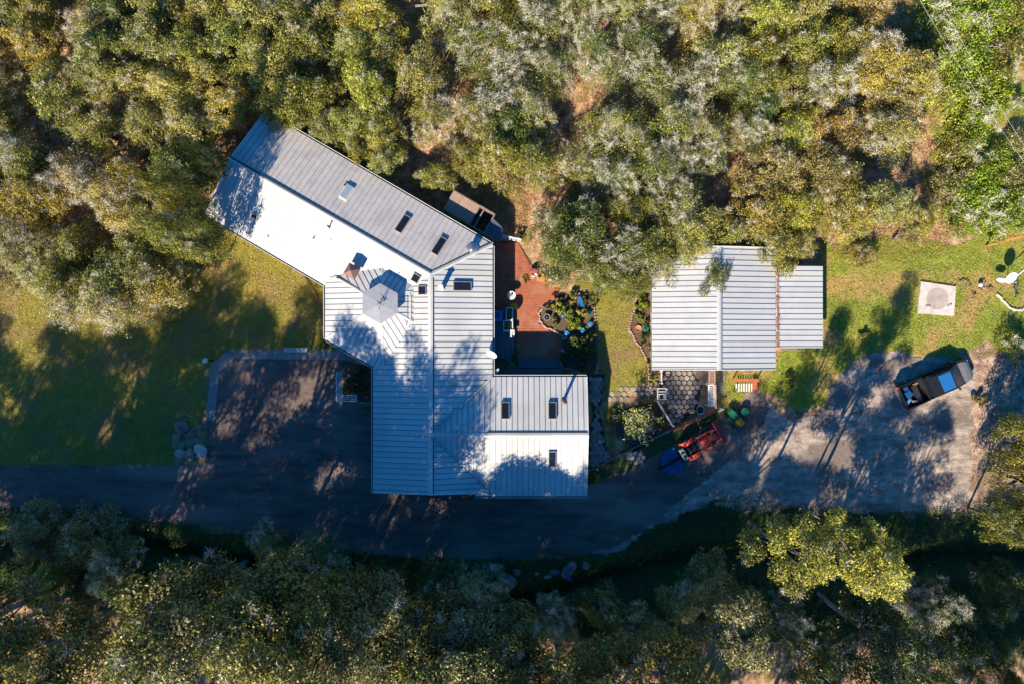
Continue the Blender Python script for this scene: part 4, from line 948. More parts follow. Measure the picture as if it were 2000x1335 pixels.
scatter('bank_plants', BANK, 90, 0.09, (0.065,0.12,0.02), M_GRASSB, amp=0.6, seed=5, hmax=0.2, asp=0.5, hole=[LOT, DRIVE])
scatter('leaf_litter', [(-100,-100),(1900,-100),(1860,480),(1520,520),(1280,520),(1200,560),(1012,474),(962,470),(520,215),(400,405),(300,500),(-100,600)], 38, 0.06, (0.40,0.24,0.11), M_LITTER, amp=1.0, seed=31, hmax=0.05, asp=0.6)
scatter('leaf_litter', DIRT, 40, 0.045, (0.30,0.17,0.09), M_LITTER, amp=0.5, seed=32, hmax=0.02, asp=0.6, hole=[LOT])
scatter('dry_grass', [(880,350),(960,340),(1040,380),(1030,440),(1010,474),(975,440),(930,395)], 220, 0.07, (0.50,0.32,0.14), M_GRASSB, amp=0.4, seed=33)
scatter('dry_grass', [(1640,430),(1860,440),(1860,500),(1660,520),(1610,500)], 120, 0.07, (0.42,0.27,0.13), M_GRASSB, amp=0.8, seed=34)
scatter('leaf_litter', DRIVE, 5, 0.05, (0.34,0.22,0.12), M_LITTER, amp=0.1, seed=41, hmax=0.01, asp=0.6, patch=(2.5,-0.15))
scatter('gravel_stones', LOT, 40, 0.035, (0.36,0.33,0.31), M_LITTER, amp=0.5, seed=35, up=0.9, hmax=0.01, asp=0.9, zoff=0.015)

# ------------------------------------------------------------------ garden plants
def shrub(px, py, r, tint, label, h=None, group='garden shrubs', name='shrub', z=0.0):
    p = random.choice(SHRUB); h = h or r*U*1.1+0.15; q = P(px, py, h*0.6+z); rr = r*U
    t = thing(name, (q.x, q.y, tz(q.x,q.y)+z), label, 'plant', group, rz=random.uniform(0, 6.28))
    c = TINT[tint] if isinstance(tint, str) else tint
    for nm, me, cc in (('foliage', p.crown, (*c, 1)), ('stem', p.trunk, (1,1,1,1))):
        o = bpy.data.objects.new(nm, me); C.objects.link(o); o.parent = t; o.scale = (rr/p.R, rr/p.R, h/p.H); o.color = cc
for a in [(1105,605,17,'bright','bright green mound filling the round garden bed, upper one'),(1118,628,17,'bright','bright green mound in the garden bed beside the blue ball'),(1140,610,12,'yellow','small yellow green plant near the lawn edge of the bed'),(1090,595,10,'yellow','low yellow plant at the patio side of the bed'),(1082,630,11,'olive','olive plant beside the fountain bowl'),(1070,600,8,'olive','small olive plant above the fountain bowl'),(1128,672,20,'dark','dark green shrub with sunlit top, left of the small lawn'),(1150,662,15,'dark','dark green shrub next to the small lawn edge'),(1110,695,18,'deep','deep green shrub in the shade beside the steps'),(1140,705,18,'deep','deep green shrub above the hexagon path'),(1152,685,12,'dark','narrow dark shrub touching the small lawn'),(1120,582,10,'olive','olive shrub beside the terracotta pot'),(1142,588,9,'deep','deep green plant right of the blue garden bench'),
          (1160,590,9,'dark','dark tuft at the upper left corner of the small lawn'),(1254,575,10,'dark','dark shrub in the bed at the top left of the garage'),(1253,596,11,'bright','bright shrub in the bed against the garage wall'),(1250,620,10,'bright','bright shrub above the teal pot'),(1268,600,7,'olive','little olive shrub touching the garage'),(1266,630,8,'dark','dark shrub right above the teal pot'),(1262,660,11,'dark','blue green shrub right below the teal pot'),(1270,682,9,'olive','olive shrub halfway down the garage wall'),(1272,708,8,'olive','olive shrub near the lower corner of the garage wall'),(1282,735,10,'yellow','yellow green shrub at the lower left corner of the garage'),
          (1268,800,16,'deep','deep green fern behind the white picket fence'),(1285,820,15,'deep','deep green shrub near the foot of the picket fence'),(1250,792,11,'dark','round dark shrub above the bare apple tree'),(1205,812,12,'yellow','yellow leaved shrub left of the bare apple tree'),(1198,826,8,'bright','bright tuft beside the hexagon path'),
          (690,745,16,'deep','dark shrub between white lattice and house wall'),(700,762,14,'deep','deep green shrub inside the corner of the lattice'),(706,722,12,'dark','shrub under the turret eave beside the lattice'),(672,760,8,'olive','thin climbing plant on the white lattice'),
          (1162,958-25,12,'olive','low green plant at the lower corner of the right wing'),(640,655,14,'bright','green shrub at the left foot of the turret'),(632,690-18,10,'olive','low plant in front of the concrete path'),(1006,690,10,'dark','dark potted shrub at the deck corner'),(1540,745,14,'dark','dark shrub on the shaded grass behind the red bench'),(1690,655,9,'olive','small shrub on the grass right of the lean-to'),(1915,780,12,'brown','brown dry shrub right of the parked pickup')]:
    shrub(*a)
# spiky plants
def spiky(px, py, r, color, label, z=0.0, n=34):
    q = P(px, py, 0.3+z); mb = MB(); q.z = z
    for k in range(n):
        a = random.uniform(0, 6.28); e = random.uniform(0.3, 1.3); l = r*U*random.uniform(0.7, 1.1); w_ = 0.03
        d = Vector((math.cos(a)*math.cos(e), math.sin(a)*math.cos(e), math.sin(e)*0.8)); s_ = Vector((-math.sin(a), math.cos(a), 0))*w_
        m_ = q+d*l*0.6+Vector((0,0,0.05)); t_ = q+d*l-Vector((0,0,0.04))
        mb.add([q-s_*0.5, q+s_*0.5, m_+s_, t_, m_-s_], [(0,1,2,3,4)])
    o = mb.build('spiky_plant', mat('leaf_'+str(color), color, tuple(c*0.6 for c in color), sc=8, rough=0.5)); 
    return tag(o, label, 'plant', 'spiky garden plants')
spiky(1086,577,12,(0.20,0.04,0.05),'dark red spiky plant at the edge of the brick patio'); spiky(1125,640,10,(0.30,0.18,0.12),'brown spiky plant between the blue flower pots')
spiky(1028,545,11,(0.30,0.28,0.03),'yellow spiky plant left of the white pots on the patio'); spiky(1257,668,8,(0.10,0.16,0.05),'green spiky plant below the teal pot'); spiky(1004,632,9,(0.30,0.20,0.06),'dry spiky plant in the white planter')
spiky(1018,462,14,(0.10,0.14,0.04),'tall green rush clump above the white patio bench'); spiky(1680,505,20,(0.28,0.16,0.10),'brown dead grass tussock on the dry slope')
# the half bare apple tree by the picket fence
b = P(1238,822,0.0); ap = thing('apple_tree', b, 'half bare spreading apple tree inside the fenced garden', 'tree')
mb = MB(); mb.tube([b+Vector((0,0,-0.1)), b+Vector((0.05,0.02,1.0)), b+Vector((0.02,0.06,1.5))], [0.11,0.09,0.08], 8)
rr_ = random.Random(5); tipsA = []
for k in range(16):
    a = k*2.4; l = rr_.uniform(0.8, 1.5); s0 = b+Vector((0.02,0.05,1.1+0.03*k)); m_ = s0+Vector((math.cos(a)*l*0.5, math.sin(a)*l*0.5, 0.5)); e = s0+Vector((math.cos(a)*l, math.sin(a)*l, 0.9+rr_.random()*0.5))
    mb.tube([s0, m_, e], [0.05,0.033,0.012], 5)
    for j in range(7):
        s1 = m_.lerp(e, rr_.random()); e1 = s1+Vector((rr_.uniform(-.5,.5), rr_.uniform(-.5,.5), rr_.uniform(.1,.5))); mb.tube([s1, e1], [0.018,0.006], 4); tipsA.append(e1)
mb.build('trunk', M_BARKG, ap)
n = 1500; ti = rng.integers(0, len(tipsA), n); cen = np.array([tuple(t) for t in tipsA])[ti]+rng.normal(0,0.12,(n,3))-np.array(b); keep = (cen[:,0] < 0.5)|(rng.random(n) < 0.35)
me = face_mesh('crown', leaves(cen[keep], rng.normal(0,0.6,(keep.sum(),3))+np.array([0,0,.6]), rng.uniform(0.04,0.075,keep.sum())), 4, rng.random(keep.sum()), M_LEAF)
o = bpy.data.objects.new('crown', me); C.objects.link(o); o.parent = ap; o.color = (0.22,0.25,0.10,1)

# ------------------------------------------------------------------ garden furniture and small things
def one(mb, name, m, label, cat, group=None, smooth=False):
    return tag(mb.build(name, m, smooth=smooth), label, cat, group)
q = G(999,578); t = thing('bird_bath', q, 'round white bird bath with a small dark figure on the brick patio', 'bird bath')
MB().lathe([(0.2,0.03),(0.1,0.12),(0.08,0.6),(0.16,0.7),(0.31,0.78),(0.335,0.82),(0.30,0.82),(0.1,0.74),(0,0.73)], q, 20).build('basin', M_WHITE, t, smooth=True)
MB().lump((q.x,q.y+0.02,0.84), 0.10, (1,1,1.2), 0.2).build('figure', M_ROCK, t)
def pot(px, py, r, h, m, label, plant=None, group='garden pots', z=0.0, cat='pot', tr=1.0):
    q = G(px, py); q.z += z; t = thing('plant_pot', q, label, cat, group)
    MB().lathe([(0,0.0),(r*0.7,0),(r,h),(r*1.08,h),(r*1.08,h+0.03),(r*0.9,h+0.03),(r*0.88,h*0.85),(0,h*0.85)], q, 14).build('pot_body', m, t, smooth=False)
    if plant:
        c, n_, tt, s_ = crown_cloud([(random.uniform(-.4,.4)*r, random.uniform(-.4,.4)*r, h+random.uniform(0.0,0.8)*r, r*tr*random.uniform(0.6,0.9)) for _ in range(6)], 2600, 0.04)
        me = face_mesh('plant', leaves(c, n_, s_), 4, tt, M_LEAF); o = bpy.data.objects.new('plant', me); C.objects.link(o); o.parent = t; o.color = (*plant, 1)
    return t
pot(1004,598,0.20,0.35,M_TERRA,'pot of lime green foliage beside the bird bath',(0.33,0.38,0.02),tr=1.3)
pot(1113,594,0.24,0.3,M_TERRA,'empty terracotta bowl in the garden bed'); pot(1002,617,0.12,0.3,M_WHITE,'small white pot on the planter beside the deck',(0.15,0.16,0.05))
pot(1150,612,0.17,0.3,M_CERB,'blue glazed pot at the right edge of the garden bed',(0.05,0.10,0.03),tr=0.7)
for px, py, lab in [(1152,633,'blue flower shaped pot nearest the small lawn'),(1137,645,'blue flower shaped pot, middle one at the foot of the bed'),(1106,650,'blue flower shaped pot beside the white ring')]:
    q = G(px, py); t = thing('flower_pot', q, lab, 'pot', 'blue flower pots'); MB().lathe([(0,0),(0.12,0),(0.16,0.22),(0.13,0.22),(0.12,0.2),(0,0.2)], q, 12).build('pot_body', M_CERB, t)
    mb = MB()
    for k in range(16):
        a = k*2.4; l = random.uniform(0.14,0.26); e = Vector((math.cos(a)*l, math.sin(a)*l, 0.34)); s_ = Vector((-math.sin(a), math.cos(a), 0))*0.035; c0 = q+Vector((0,0,0.24))
        mb.add([c0, q+e*0.6+Vector((0,0,0.17))+s_, q+e, q+e*0.6+Vector((0,0,0.17))-s_], [(0,1,2,3)])
    mb.build('petals', mat('sky_blue_petals', (0.05,0.32,0.55), (0.02,0.2,0.45), rough=0.35), t)
for px, py, lab in [(1098,617,'shiny blue gazing ball in the green bed'),(1098,684,'blue gazing ball in the shade beside the steps')]:
    q = G(px, py); t = thing('gazing_ball', q, lab, 'garden ornament', 'gazing balls'); MB().lathe([(0.12,0),(0.05,0.1),(0.05,0.45),(0.1,0.5)], q, 10).build('stand', M_IRON, t)
    MB().lump((q.x,q.y,0.63), 0.15, amp=0.0, sub=3).build('ball', M_CERB, t, smooth=True)
q = G(1068,620); t = thing('fountain_bowl', q, 'round stone fountain bowl with dark water at the patio edge', 'fountain')
MB().lathe([(0.2,0),(0.16,0.25),(0.25,0.33),(0.27,0.36),(0.24,0.36),(0.2,0.31),(0.16,0.31)], q, 20).build('bowl', M_STONE, t, smooth=True)
MB().lathe([(0.215,0.325),(0,0.326)], q, 18).build('water', M_GLASS, t); MB().lathe([(0.07,0.32),(0.05,0.42),(0,0.44)], q, 10).build('spout', M_ROCK, t)
q = G(1133,590); t = thing('garden_bench', q, 'small blue slatted bench under the oak', 'bench', rz=0)
for k in range(5): MB().box((q.x-0.14+0.07*k, q.y, 0.42), (0.05,0.85,0.025), R(25)).build('slat', M_CERB, t)
for s_ in (-1, 1): MB().box((q.x+s_*0.14, q.y+s_*0.3, 0.2), (0.05,0.05,0.4), R(25)).build('leg', M_CERB, t); MB().box((q.x-s_*0.14, q.y+s_*0.3, 0.2), (0.05,0.05,0.4), R(25)).build('leg', M_CERB, t)
q = G(1103,657); one(MB().lathe([(0.13,0.03),(0.17,0.05),(0.17,0.09),(0.13,0.1),(0.11,0.07),(0.13,0.03)], q, 16), 'white_ring', M_WHITE, 'small white ring shaped ornament by the stone edging', 'garden ornament')
# planters on the patio side of the deck
for px0, py0, px1, py1, lab in [(989,602,1001,625,'white framed planter box with succulents, upper one by the deck'),(984,627,1001,645,'white framed planter box with dry plants, lower one by the deck')]:
    q = G((px0+px1)/2, (py0+py1)/2); t = thing('planter_box', q, lab, 'planter', 'white planters'); a, b_, c_, d_ = gx(px0), gx(px1), gy(py1), gy(py0)
    for (x, y, sx, sy) in ((a, (c_+d_)/2, 0.07, d_-c_), (b_, (c_+d_)/2, 0.07, d_-c_), ((a+b_)/2, c_, b_-a+0.06, 0.07), ((a+b_)/2, d_, b_-a+0.06, 0.07)): MB().box((x, y, 0.42), (sx, sy, 0.5)).build('side', M_WHITE, t)
    MB().box(((a+b_)/2, (c_+d_)/2, 0.3), (b_-a, d_-c_, 0.5)).build('soil', MATS['bark_mulch'], t)
    c, n_, tt, s_ = crown_cloud([(random.uniform(-.2,.2), random.uniform(-.3,.3), 0.6, 0.16) for _ in range(7)], 2600, 0.04)
    me = face_mesh('plants', leaves(c, n_, s_), 4, tt, M_LEAF); o = bpy.data.objects.new('plants', me); C.objects.link(o); o.parent = t; o.color = (0.2,0.2,0.1,1)
for px, py, sx, sy in ((994,646,0.85,0.14),(1003,651,0.16,0.3),(998,653,0.12,0.45)):
    one(MB().box((gx(px), gy(py), 0.72), (sx, sy, 0.06)), 'white_rail', M_WHITE, {994:'white cross rail below the lower planter box',1003:'short white post top at the patio side of the deck',998:'long thin white rail lying over the deck boards'}[px], 'rail')
q = G(973,618); t = thing('storage_box', q, 'blue lidded storage box against the house wall', 'box')
MB().box((q.x,q.y,0.75), (0.6,0.72,0.6)).build('box_body', M_BLUE, t); MB().box((q.x,q.y,1.07), (0.68,0.8,0.06)).build('lid', mat('sky_blue_lid', (0.02,0.22,0.45), (0.015,0.17,0.38), rough=0.4), t); MB().box((q.x-.03,q.y+.06,1.115), (0.4,0.42,0.03)).build('lid_panel', M_BLUE, t)
# patio table wedge with pots
q = G(1065,550); t = thing('corner_table', q, 'orange triangular timber table at the top of the patio', 'table')
MB().prism([xy(P(a,b_,0.6)) for a, b_ in [(1048,548),(1062,537),(1094,557),(1092,562)]], 0.55, 0.6).build('table_top', mat('orange_timber', (0.62,0.27,0.06), (0.5,0.2,0.05), sc=6, rough=0.6), t)
for a, b_ in ((1051,548),(1062,540),(1090,558)): MB().box((gx(a), gy(b_), 0.28), (0.08,0.08,0.54)).build('leg', M_WOOD, t)
q = G(1079,548); one(MB().lump((q.x,q.y,0.72), 0.36, (1.2,0.55,0.45), 0.2, 2, rz=R(-20)), 'covered_tray', M_STEEL, 'crumpled silver cover on the orange corner table', 'cover')
for px, py, r, lab in [(1040,542,0.11,'little white pot with dark soil, leftmost on the patio edge'),(1046,538,0.12,'little white pot, highest of the cluster on the patio edge'),(1051,545,0.10,'little white pot nearest the orange table')]: pot(px, py, r, 0.26, M_WHITE, lab, None)
one(MB().lump((*G(1043,530)[:2],0.3), 0.3, (1.2,0.8,0.8), 0.3, 2), 'red_shrub', mat('pink_red_leaves', (0.35,0.08,0.08), (0.2,0.06,0.05), sc=14, rough=0.8, bump=0.6), 'pinkish red low shrub above the white pots', 'plant')
# white bench wall at the top of the patio
t = thing('patio_rail', G(997,468), 'white rail with hoops at the top of the brick patio', 'rail')
MB().beam(G(981,463)+Vector((0,0,0.9)), G(1018,471)+Vector((0,0,0.9)), 0.1, 0.08).build('top_rail', M_WHITE, t)
for k in range(4): a = G(986+9*k, 466+2*k); MB().lathe([(0.11,0.86),(0.15,0.88),(0.15,0.92),(0.11,0.92)], a, 12).build('hoop', M_WHITE, t); MB().box((a.x,a.y,0.44), (0.07,0.07,0.88)).build('post', M_WHITE, t)
# wire chair
q = G(1003,556); t = thing('wire_chair', q, 'thin iron garden chair beside the house shadow on the patio', 'chair')
for dx in (-.2,.2):
    for dy in (-.2,.2): MB().tube([(q.x+dx,q.y+dy,0),(q.x+dx,q.y+dy,0.45)], 0.014, 5).build('leg', M_IRON, t)
mb = MB()
for k in range(6): mb.tube([(q.x-0.22+0.088*k,q.y-0.22,0.45),(q.x-0.22+0.088*k,q.y+0.22,0.45)], 0.01, 4)
mb.build('seat', M_IRON, t)
mb = MB(); mb.tube([(q.x-.22,q.y+.22,.45),(q.x-.22,q.y+.28,.85),(q.x,q.y+.3,.95),(q.x+.22,q.y+.28,.85),(q.x+.22,q.y+.22,.45)], 0.014, 5); mb.build('backrest', M_IRON, t)
# stone edging
def edging(name, pts, n, m, label, size=(0.3,0.2,0.14)):
    w_ = [Vector(G(a, b_)) for a, b_ in pts]; L = [0]
    for i in range(len(w_)-1): L.append(L[-1]+(w_[i+1]-w_[i]).length)
    t = thing(name, w_[0], label, 'edging')
    for k in range(n):
        d = (k+0.5)/n*L[-1]; i = max(j for j in range(len(L)-1) if L[j] <= d); f = (d-L[i])/(L[i+1]-L[i]); c = w_[i].lerp(w_[i+1], f); dd = w_[i+1]-w_[i]
        MB().lump((c.x+random.uniform(-.03,.03), c.y+random.uniform(-.03,.03), 0.05), 0.5, (size[0]*random.uniform(.8,1.15), size[1]*random.uniform(.8,1.2), size[2]*2), 0.15, 1, rz=math.atan2(dd.y, dd.x)).build('stone', m, t)
edging('stone_edging', [(1075,590),(1060,600),(1053,612),(1054,626),(1064,638),(1080,645),(1096,654),(1100,664)], 22, mat('pink_stone', (0.55,0.36,0.28), (0.4,0.26,0.2), sc=7, rough=0.9, vary=0.15, bump=0.3), 'curved pale pink stone edging between patio and garden bed')
M_PINK = MATS['pink_stone']
edging('stone_edging', [(1246,560),(1243,580),(1240,600),(1232,625),(1229,642),(1241,664),(1255,685),(1265,705),(1268,742)], 38, M_PINK, 'long winding pink brick edging between the small lawn and the garage bed', (0.22,0.17,0.1))
edging('stone_edging', [(1160,592),(1163,615),(1165,640),(1170,665)], 12, M_STONE, 'low stone edging at the left side of the small lawn', (0.22,0.14,0.1))
edging('brick_edging', [(596,542),(606,556),(616,572),(622,590),(627,612),(628,640)], 22, mat('old_red_brick', (0.34,0.13,0.09), (0.22,0.09,0.07), sc=5, rough=0.9, vary=0.2), 'curved red brick edging at the right side of the left lawn', (0.24,0.15,0.12))
edging('stone_edging', [(1946,575),(1958,588),(1972,602),(1985,606),(2002,604)], 11, M_PAD, 'pale block edging below the satellite dish', (0.42,0.24,0.16))
edging('stone_edging', [(1197,800),(1190,822),(1196,842),(1210,858)], 12, M_ROCK, 'grey stone edging around the apple tree bed', (0.2,0.14,0.1))
edging('stone_edging', [(345,893),(362,886),(380,890),(404,888)], 8, M_ROCK, 'grey stone edging above the left end of the drive', (0.45,0.3,0.2))

# teal pot and broken bowl by the garage
pot(1259,642,0.22,0.32,M_TEAL,'teal glazed pot against the garage bed',(0.05,0.14,0.06),tr=0.5)
q = G(1246,642); one(MB().lathe([(0,0),(0.2,0.02),(0.28,0.14),(0.25,0.15),(0.17,0.05),(0,0.04)], q, 14), 'clay_bowl', M_TERRA, 'broken brown clay bowl left of the teal pot', 'bowl')

# fences, gates and trellises
def picket(name, a, b_, label, h=0.9, n=20, wd=0.07, m=None, group=None, rails=True, lean=0.0, post=True, gap=None):
    A = Vector(G(*a)); B = Vector(G(*b_)); d = (B-A); L = d.length; d.normalize(); nn = Vector((-d.y, d.x, 0)); m = m or M_WHITE
    t = thing(name, A, label, 'fence', group)
    for k in range(n+1):
        p = A+d*L*k/n; MB().beam(p+Vector((0,0,0.05)), p+Vector((0,0,h))+nn*lean, wd, 0.03).build('picket', m, t)
    for z in (0.25, h-0.2): MB().beam(A+Vector((0,0,z))-nn*0.04+nn*lean*z/h, B+Vector((0,0,z))-nn*0.04+nn*lean*z/h, 0.04, 0.08).build('rail', m, t)
    for p in (A, B): MB().box((p.x,p.y,h/2), (0.09,0.09,h+0.1), math.atan2(d.y,d.x)).build('post', m, t)
    return t
picket('picket_fence', (1283,782), (1311,829), 'white picket fence slanting down beside the hexagon patio', n=20)
picket('picket_fence', (1289,722), (1289,747), 'short white picket fence at the lower left corner of the garage', n=8)
def lattice(name, corners, label, nx, ny, m=None, frame=0.05, slat=0.03):
    """corners: 3D a, b, c, d around a panel"""
    a, b_, c_, d_ = [Vector(v) for v in corners]; m = m or M_WHITE; t = thing(name, (a.x, a.y, 0), label, 'trellis')
    for i in range(nx+1): MB().beam(a.lerp(b_, i/nx), d_.lerp(c_, i/nx), slat, 0.02).build('slat', m, t)
    for i in range(ny+1): p, q_ = a.lerp(d_, i/ny), b_.lerp(c_, i/ny); up = Vector((0,0,0.018)); MB().beam(p+up, q_+up, slat, 0.016).build('slat', m, t)
    for p, q_ in ((a,b_),(b_,c_),(c_,d_),(d_,a)): MB().beam(p, q_, frame, frame).build('frame', m, t)
    for p in (a, b_, c_, d_): MB().box((p.x,p.y,p.z/2), (0.06,0.06,max(p.z,0.1))).build('post', m, t)
    return t
def H_(px, py, z): return P(px, py, z)
lattice('white_trellis', [H_(657,726,1.5),H_(668,726,0.9),H_(668,783,0.9),H_(657,783,1.5)], 'upright white lattice screen beside the turret, the long one', 4, 17)
lattice('white_trellis', [H_(660,783,1.0),H_(660,771,0.9),H_(696,771,0.9),H_(696,783,1.0)], 'short white lattice screen forming the lower corner', 3, 11)
lattice('white_trellis', [H_(555,680,1.0),H_(598,680,1.0),H_(598,686,0.8),H_(555,686,0.8)], 'white lattice on top of the concrete path wall', 12, 2)
lattice('brown_trellis', [H_(1385,723,1.7),H_(1396,723,1.7),H_(1396,748,1.7),H_(1385,748,1.7)], 'brown arbor lattice at the gate below the garage', 3, 6, M_PINK if False else mat('pinkish_timber', (0.50,0.30,0.22), (0.4,0.22,0.16), rough=0.8), 0.08, 0.05)
lattice('white_ladder', [H_(1384,751,1.6),H_(1395,751,1.6),H_(1395,792,1.6),H_(1384,792,1.3)], 'white slatted arbor side standing by the gate, in sun and shade', 1, 11, None, 0.08, 0.06)
mb = MB(); mb.beam(P(1397,750,1.75), P(1398,797,1.75), 0.10, 0.14); one(mb, 'arbor_beam', MATS['pinkish_timber'], 'pinkish beam along the right side of the white arbor ladder', 'beam')
# white frame gate
t = thing('white_gate', G(1292,768), 'open white tubular garden gate above the picket fence', 'gate')
for a, b_ in (((1284,758),(1301,758)),((1284,764),(1301,764)),((1284,769),(1301,769)),((1284,758),(1284,779)),((1301,758),(1300,778)),((1287,770),(1287,779)),((1297,770),(1297,778)),((1284,779),(1300,779))):
    MB().beam(P(*a,1.2), P(*b_,1.2), 0.045, 0.04).build('bar', M_WHITE, t)
for a in ((1284,779),(1300,778),(1284,758),(1301,758)): MB().box((P(*a,0.6).x, P(*a,0.6).y, 0.6), (0.05,0.05,1.2)).build('post', M_WHITE, t)
# timber fence along the drive
def rail_fence(name, pts, label, h, m, bw=0.03, boards=True, cap_=0.1, cat='fence'):
    t = thing(name, G(*pts[0]), label, cat)
    for i in range(len(pts)-1):
        a = Vector(G(*pts[i])); b_ = Vector(G(*pts[i+1])); L = (b_-a).length; n = max(1, int(L/2.0)); d = (b_-a)/L
        for k in range(n): p, q_ = a.lerp(b_, k/n), a.lerp(b_, (k+1)/n); MB().beam(p+Vector((0,0,h)), q_+Vector((0,0,h)), cap_, 0.04).build('cap_rail', m, t); MB().box((p.x,p.y,h/2), (0.09,0.09,h), math.atan2(d.y,d.x)).build('post', m, t)
        MB().box((b_.x,b_.y,h/2), (0.09,0.09,h), math.atan2(d.y,d.x)).build('post', m, t)
        if boards:
            nb = int(h/0.17)
            for j in range(nb): MB().beam(a+Vector((0,0,0.1+j*0.17)), b_+Vector((0,0,0.1+j*0.17)), bw, 0.15).build('board', m, t)
    return t
rail_fence('timber_fence', [(1312,838),(1355,818),(1399,797)], 'redwood board fence from the hexagon patio to the arbor', 0.9, M_REDWOOD, cap_=0.14)
rail_fence('retaining_wall', [(1151,918),(1205,889),(1260,862),(1311,838)], 'low grey timber wall between garden and drive', 0.3, M_GREYWOOD, cap_=0.12, cat='wall')
t = thing('log_rail', G(1965,477), 'long orange timber rail at the right edge above the lawn', 'fence')
MB().beam(P(1930,480,0.9), P(2030,452,1.0), 0.14, 0.14).build('rail', MATS['orange_timber'], t)
for a in ((1932,479),(2010,457)): MB().box((P(*a,.4).x,P(*a,.4).y,0.42), (0.13,0.13,0.84)).build('post', M_WOOD, t)
# red bench structure
t = thing('red_bench', G(1453,752), 'redwood potting bench with white slatted shelf below the garage', 'bench')
MB().beam(P(1431,742,0.9), P(1482,742,0.9), 0.24, 0.06).build('top_board', mat('red_stained_board', (0.50,0.13,0.06), (0.4,0.10,0.05), rough=0.7), t)
for k in range(7): p = P(1438+5*k, 756, 0.6); MB().box((p.x,p.y,0.6), (0.09,0.62,0.03)).build('slat', M_WHITE, t)
MB().beam(P(1474,745,0.55), P(1474,764,0.55), 0.4, 0.04).build('side_shelf', MATS['red_stained_board'], t)
for a in ((1433,744),(1480,744),(1435,764),(1478,764)): MB().box((P(*a,.4).x,P(*a,.4).y,0.42), (0.08,0.08,0.84)).build('leg', M_REDWOOD, t)
# tub, stump, flowers
q = G(1365,799); t = thing('round_tub', q, 'grey metal tub with dark inside beside the timber fence', 'tub')
MB().lathe([(0,0.05),(0.24,0.05),(0.29,0.62),(0.32,0.64),(0.29,0.65),(0.26,0.62),(0.22,0.1),(0,0.1)], q, 22, sy=1.15).build('tub_wall', M_STEEL, t, smooth=True); MB().lathe([(0.24,0.3),(0,0.3)], q, 20, sy=1.15).build('water', M_GLASS, t)
one(MB().lump((*G(1352,801)[:2],0.2), 0.26, (1.1,0.7,0.9), 0.5, 2), 'tree_stump', mat('pale_cut_wood', (0.42,0.30,0.17), (0.22,0.15,0.08), sc=8, rough=0.9), 'broken pale tree stump left of the metal tub', 'stump')
mb = MB()
for k in range(14): mb.lump((gx(1402)+random.uniform(-.25,.25), gy(797)+random.uniform(-.15,.15), 0.85+random.uniform(-.1,.1)), 0.055, amp=0.2, sub=1)
fl = one(mb, 'white_flowers', M_WHITE, 'cluster of white flowers at the end of the timber fence', 'flowers')
mb = MB()
for k in range(9): mb.lump((gx(1201)+random.uniform(-.25,.2), gy(817)+random.uniform(-.35,.35), 0.75), 0.045, amp=0.2, sub=1)
fl2 = one(mb, 'white_flowers', M_WHITE, 'white blossoms on the yellow shrub beside the hexagon path', 'flowers'); fl2['kind'] = 'stuff'; fl['kind'] = 'stuff'
q = G(1171,861); one(MB().box((q.x,q.y,0.12), (0.2,0.2,0.24), R(45)), 'path_light', M_LAMP, 'small square path light on the hexagon path', 'lamp')
q = P(1150,853,2.5); one(MB().lump((q.x,q.y,2.5), 0.09, amp=0), 'wall_lamp', M_LAMP, 'small white lamp on the right gable of the lower wing', 'lamp')
q = G(1166,915); one(MB().lathe([(0.05,0),(0.05,0.3),(0.08,0.34),(0,0.4)], q, 10), 'path_light', M_LAMP, 'tiny white path light at the corner of the lower wing', 'lamp')
# dish on the house edge, antenna
def dish(name, px, py, zc, r, tilt, label, mast0, m=M_WHITE):
    c = P(px, py, zc); t = thing(name, (mast0.x, mast0.y, 0), label, 'satellite dish'); Tm = tilt
    MB().lathe([(0,0),(r*0.5,r*0.05),(r*0.9,r*0.17),(r,r*0.21),(r*1.01,r*0.19),(r*0.9,r*0.13),(r*0.5,r*0.01),(0,-r*0.04)], c, 24, tilt=Tm).build('reflector', m, t, smooth=True)
    MB().tube([mast0, (c.x,c.y,c.z-0.08)], 0.03, 8).build('mast', M_STEEL, t)
    f = c+Tm @ Vector((0,-r*0.3,r*1.2)); MB().tube([c+Tm @ Vector((0,-r*0.95,r*0.15)), f], 0.018, 6).build('arm', M_STEEL, t); MB().lump(f, 0.05, amp=0).build('feed_horn', m, t)
    return t
dish('satellite_dish', 961,690,3.55,0.42, Matrix.Rotation(R(-28),3,'Z') @ Matrix.Rotation(R(58),3,'X'), 'white oval satellite dish on the roof edge above the deck', P(963,693,2.95))
mb = MB(); p = P(969,727,2.7)
for s_ in (-1,1): mb.beam(p+Vector((-0.22,-0.1+s_*0.09,0)), p+Vector((0.16,0.22+s_*0.09,0)), 0.04, 0.04)
mb.beam(p+Vector((0.12,0.1,0)), p+Vector((0.2,0.3,0)), 0.05, 0.05); one(mb, 'antenna_bracket', M_WHITE, 'white bracket sticking out from the eave above the deck', 'bracket')
dish('satellite_dish', 1974,542,1.5,0.48, Matrix.Rotation(R(20),3,'Z') @ Matrix.Rotation(R(35),3,'X'), 'white satellite dish on a post beside the pale block edging', G(1968,548))
one(MB().lump((*P(1957,546,0.9)[:2],0.85), 0.42, (1,0.55,0.5), 0.05, 2, rz=R(-8)), 'white_tank', M_WHITE, 'white rounded cover left of the satellite dish', 'tank')
mb = MB(); mb.tube([P(1986,539,1.2), P(2020,512,1.5)], 0.05, 8); one(mb, 'white_pole', M_WHITE, 'white pole leaning out past the right edge by the dish', 'pole')
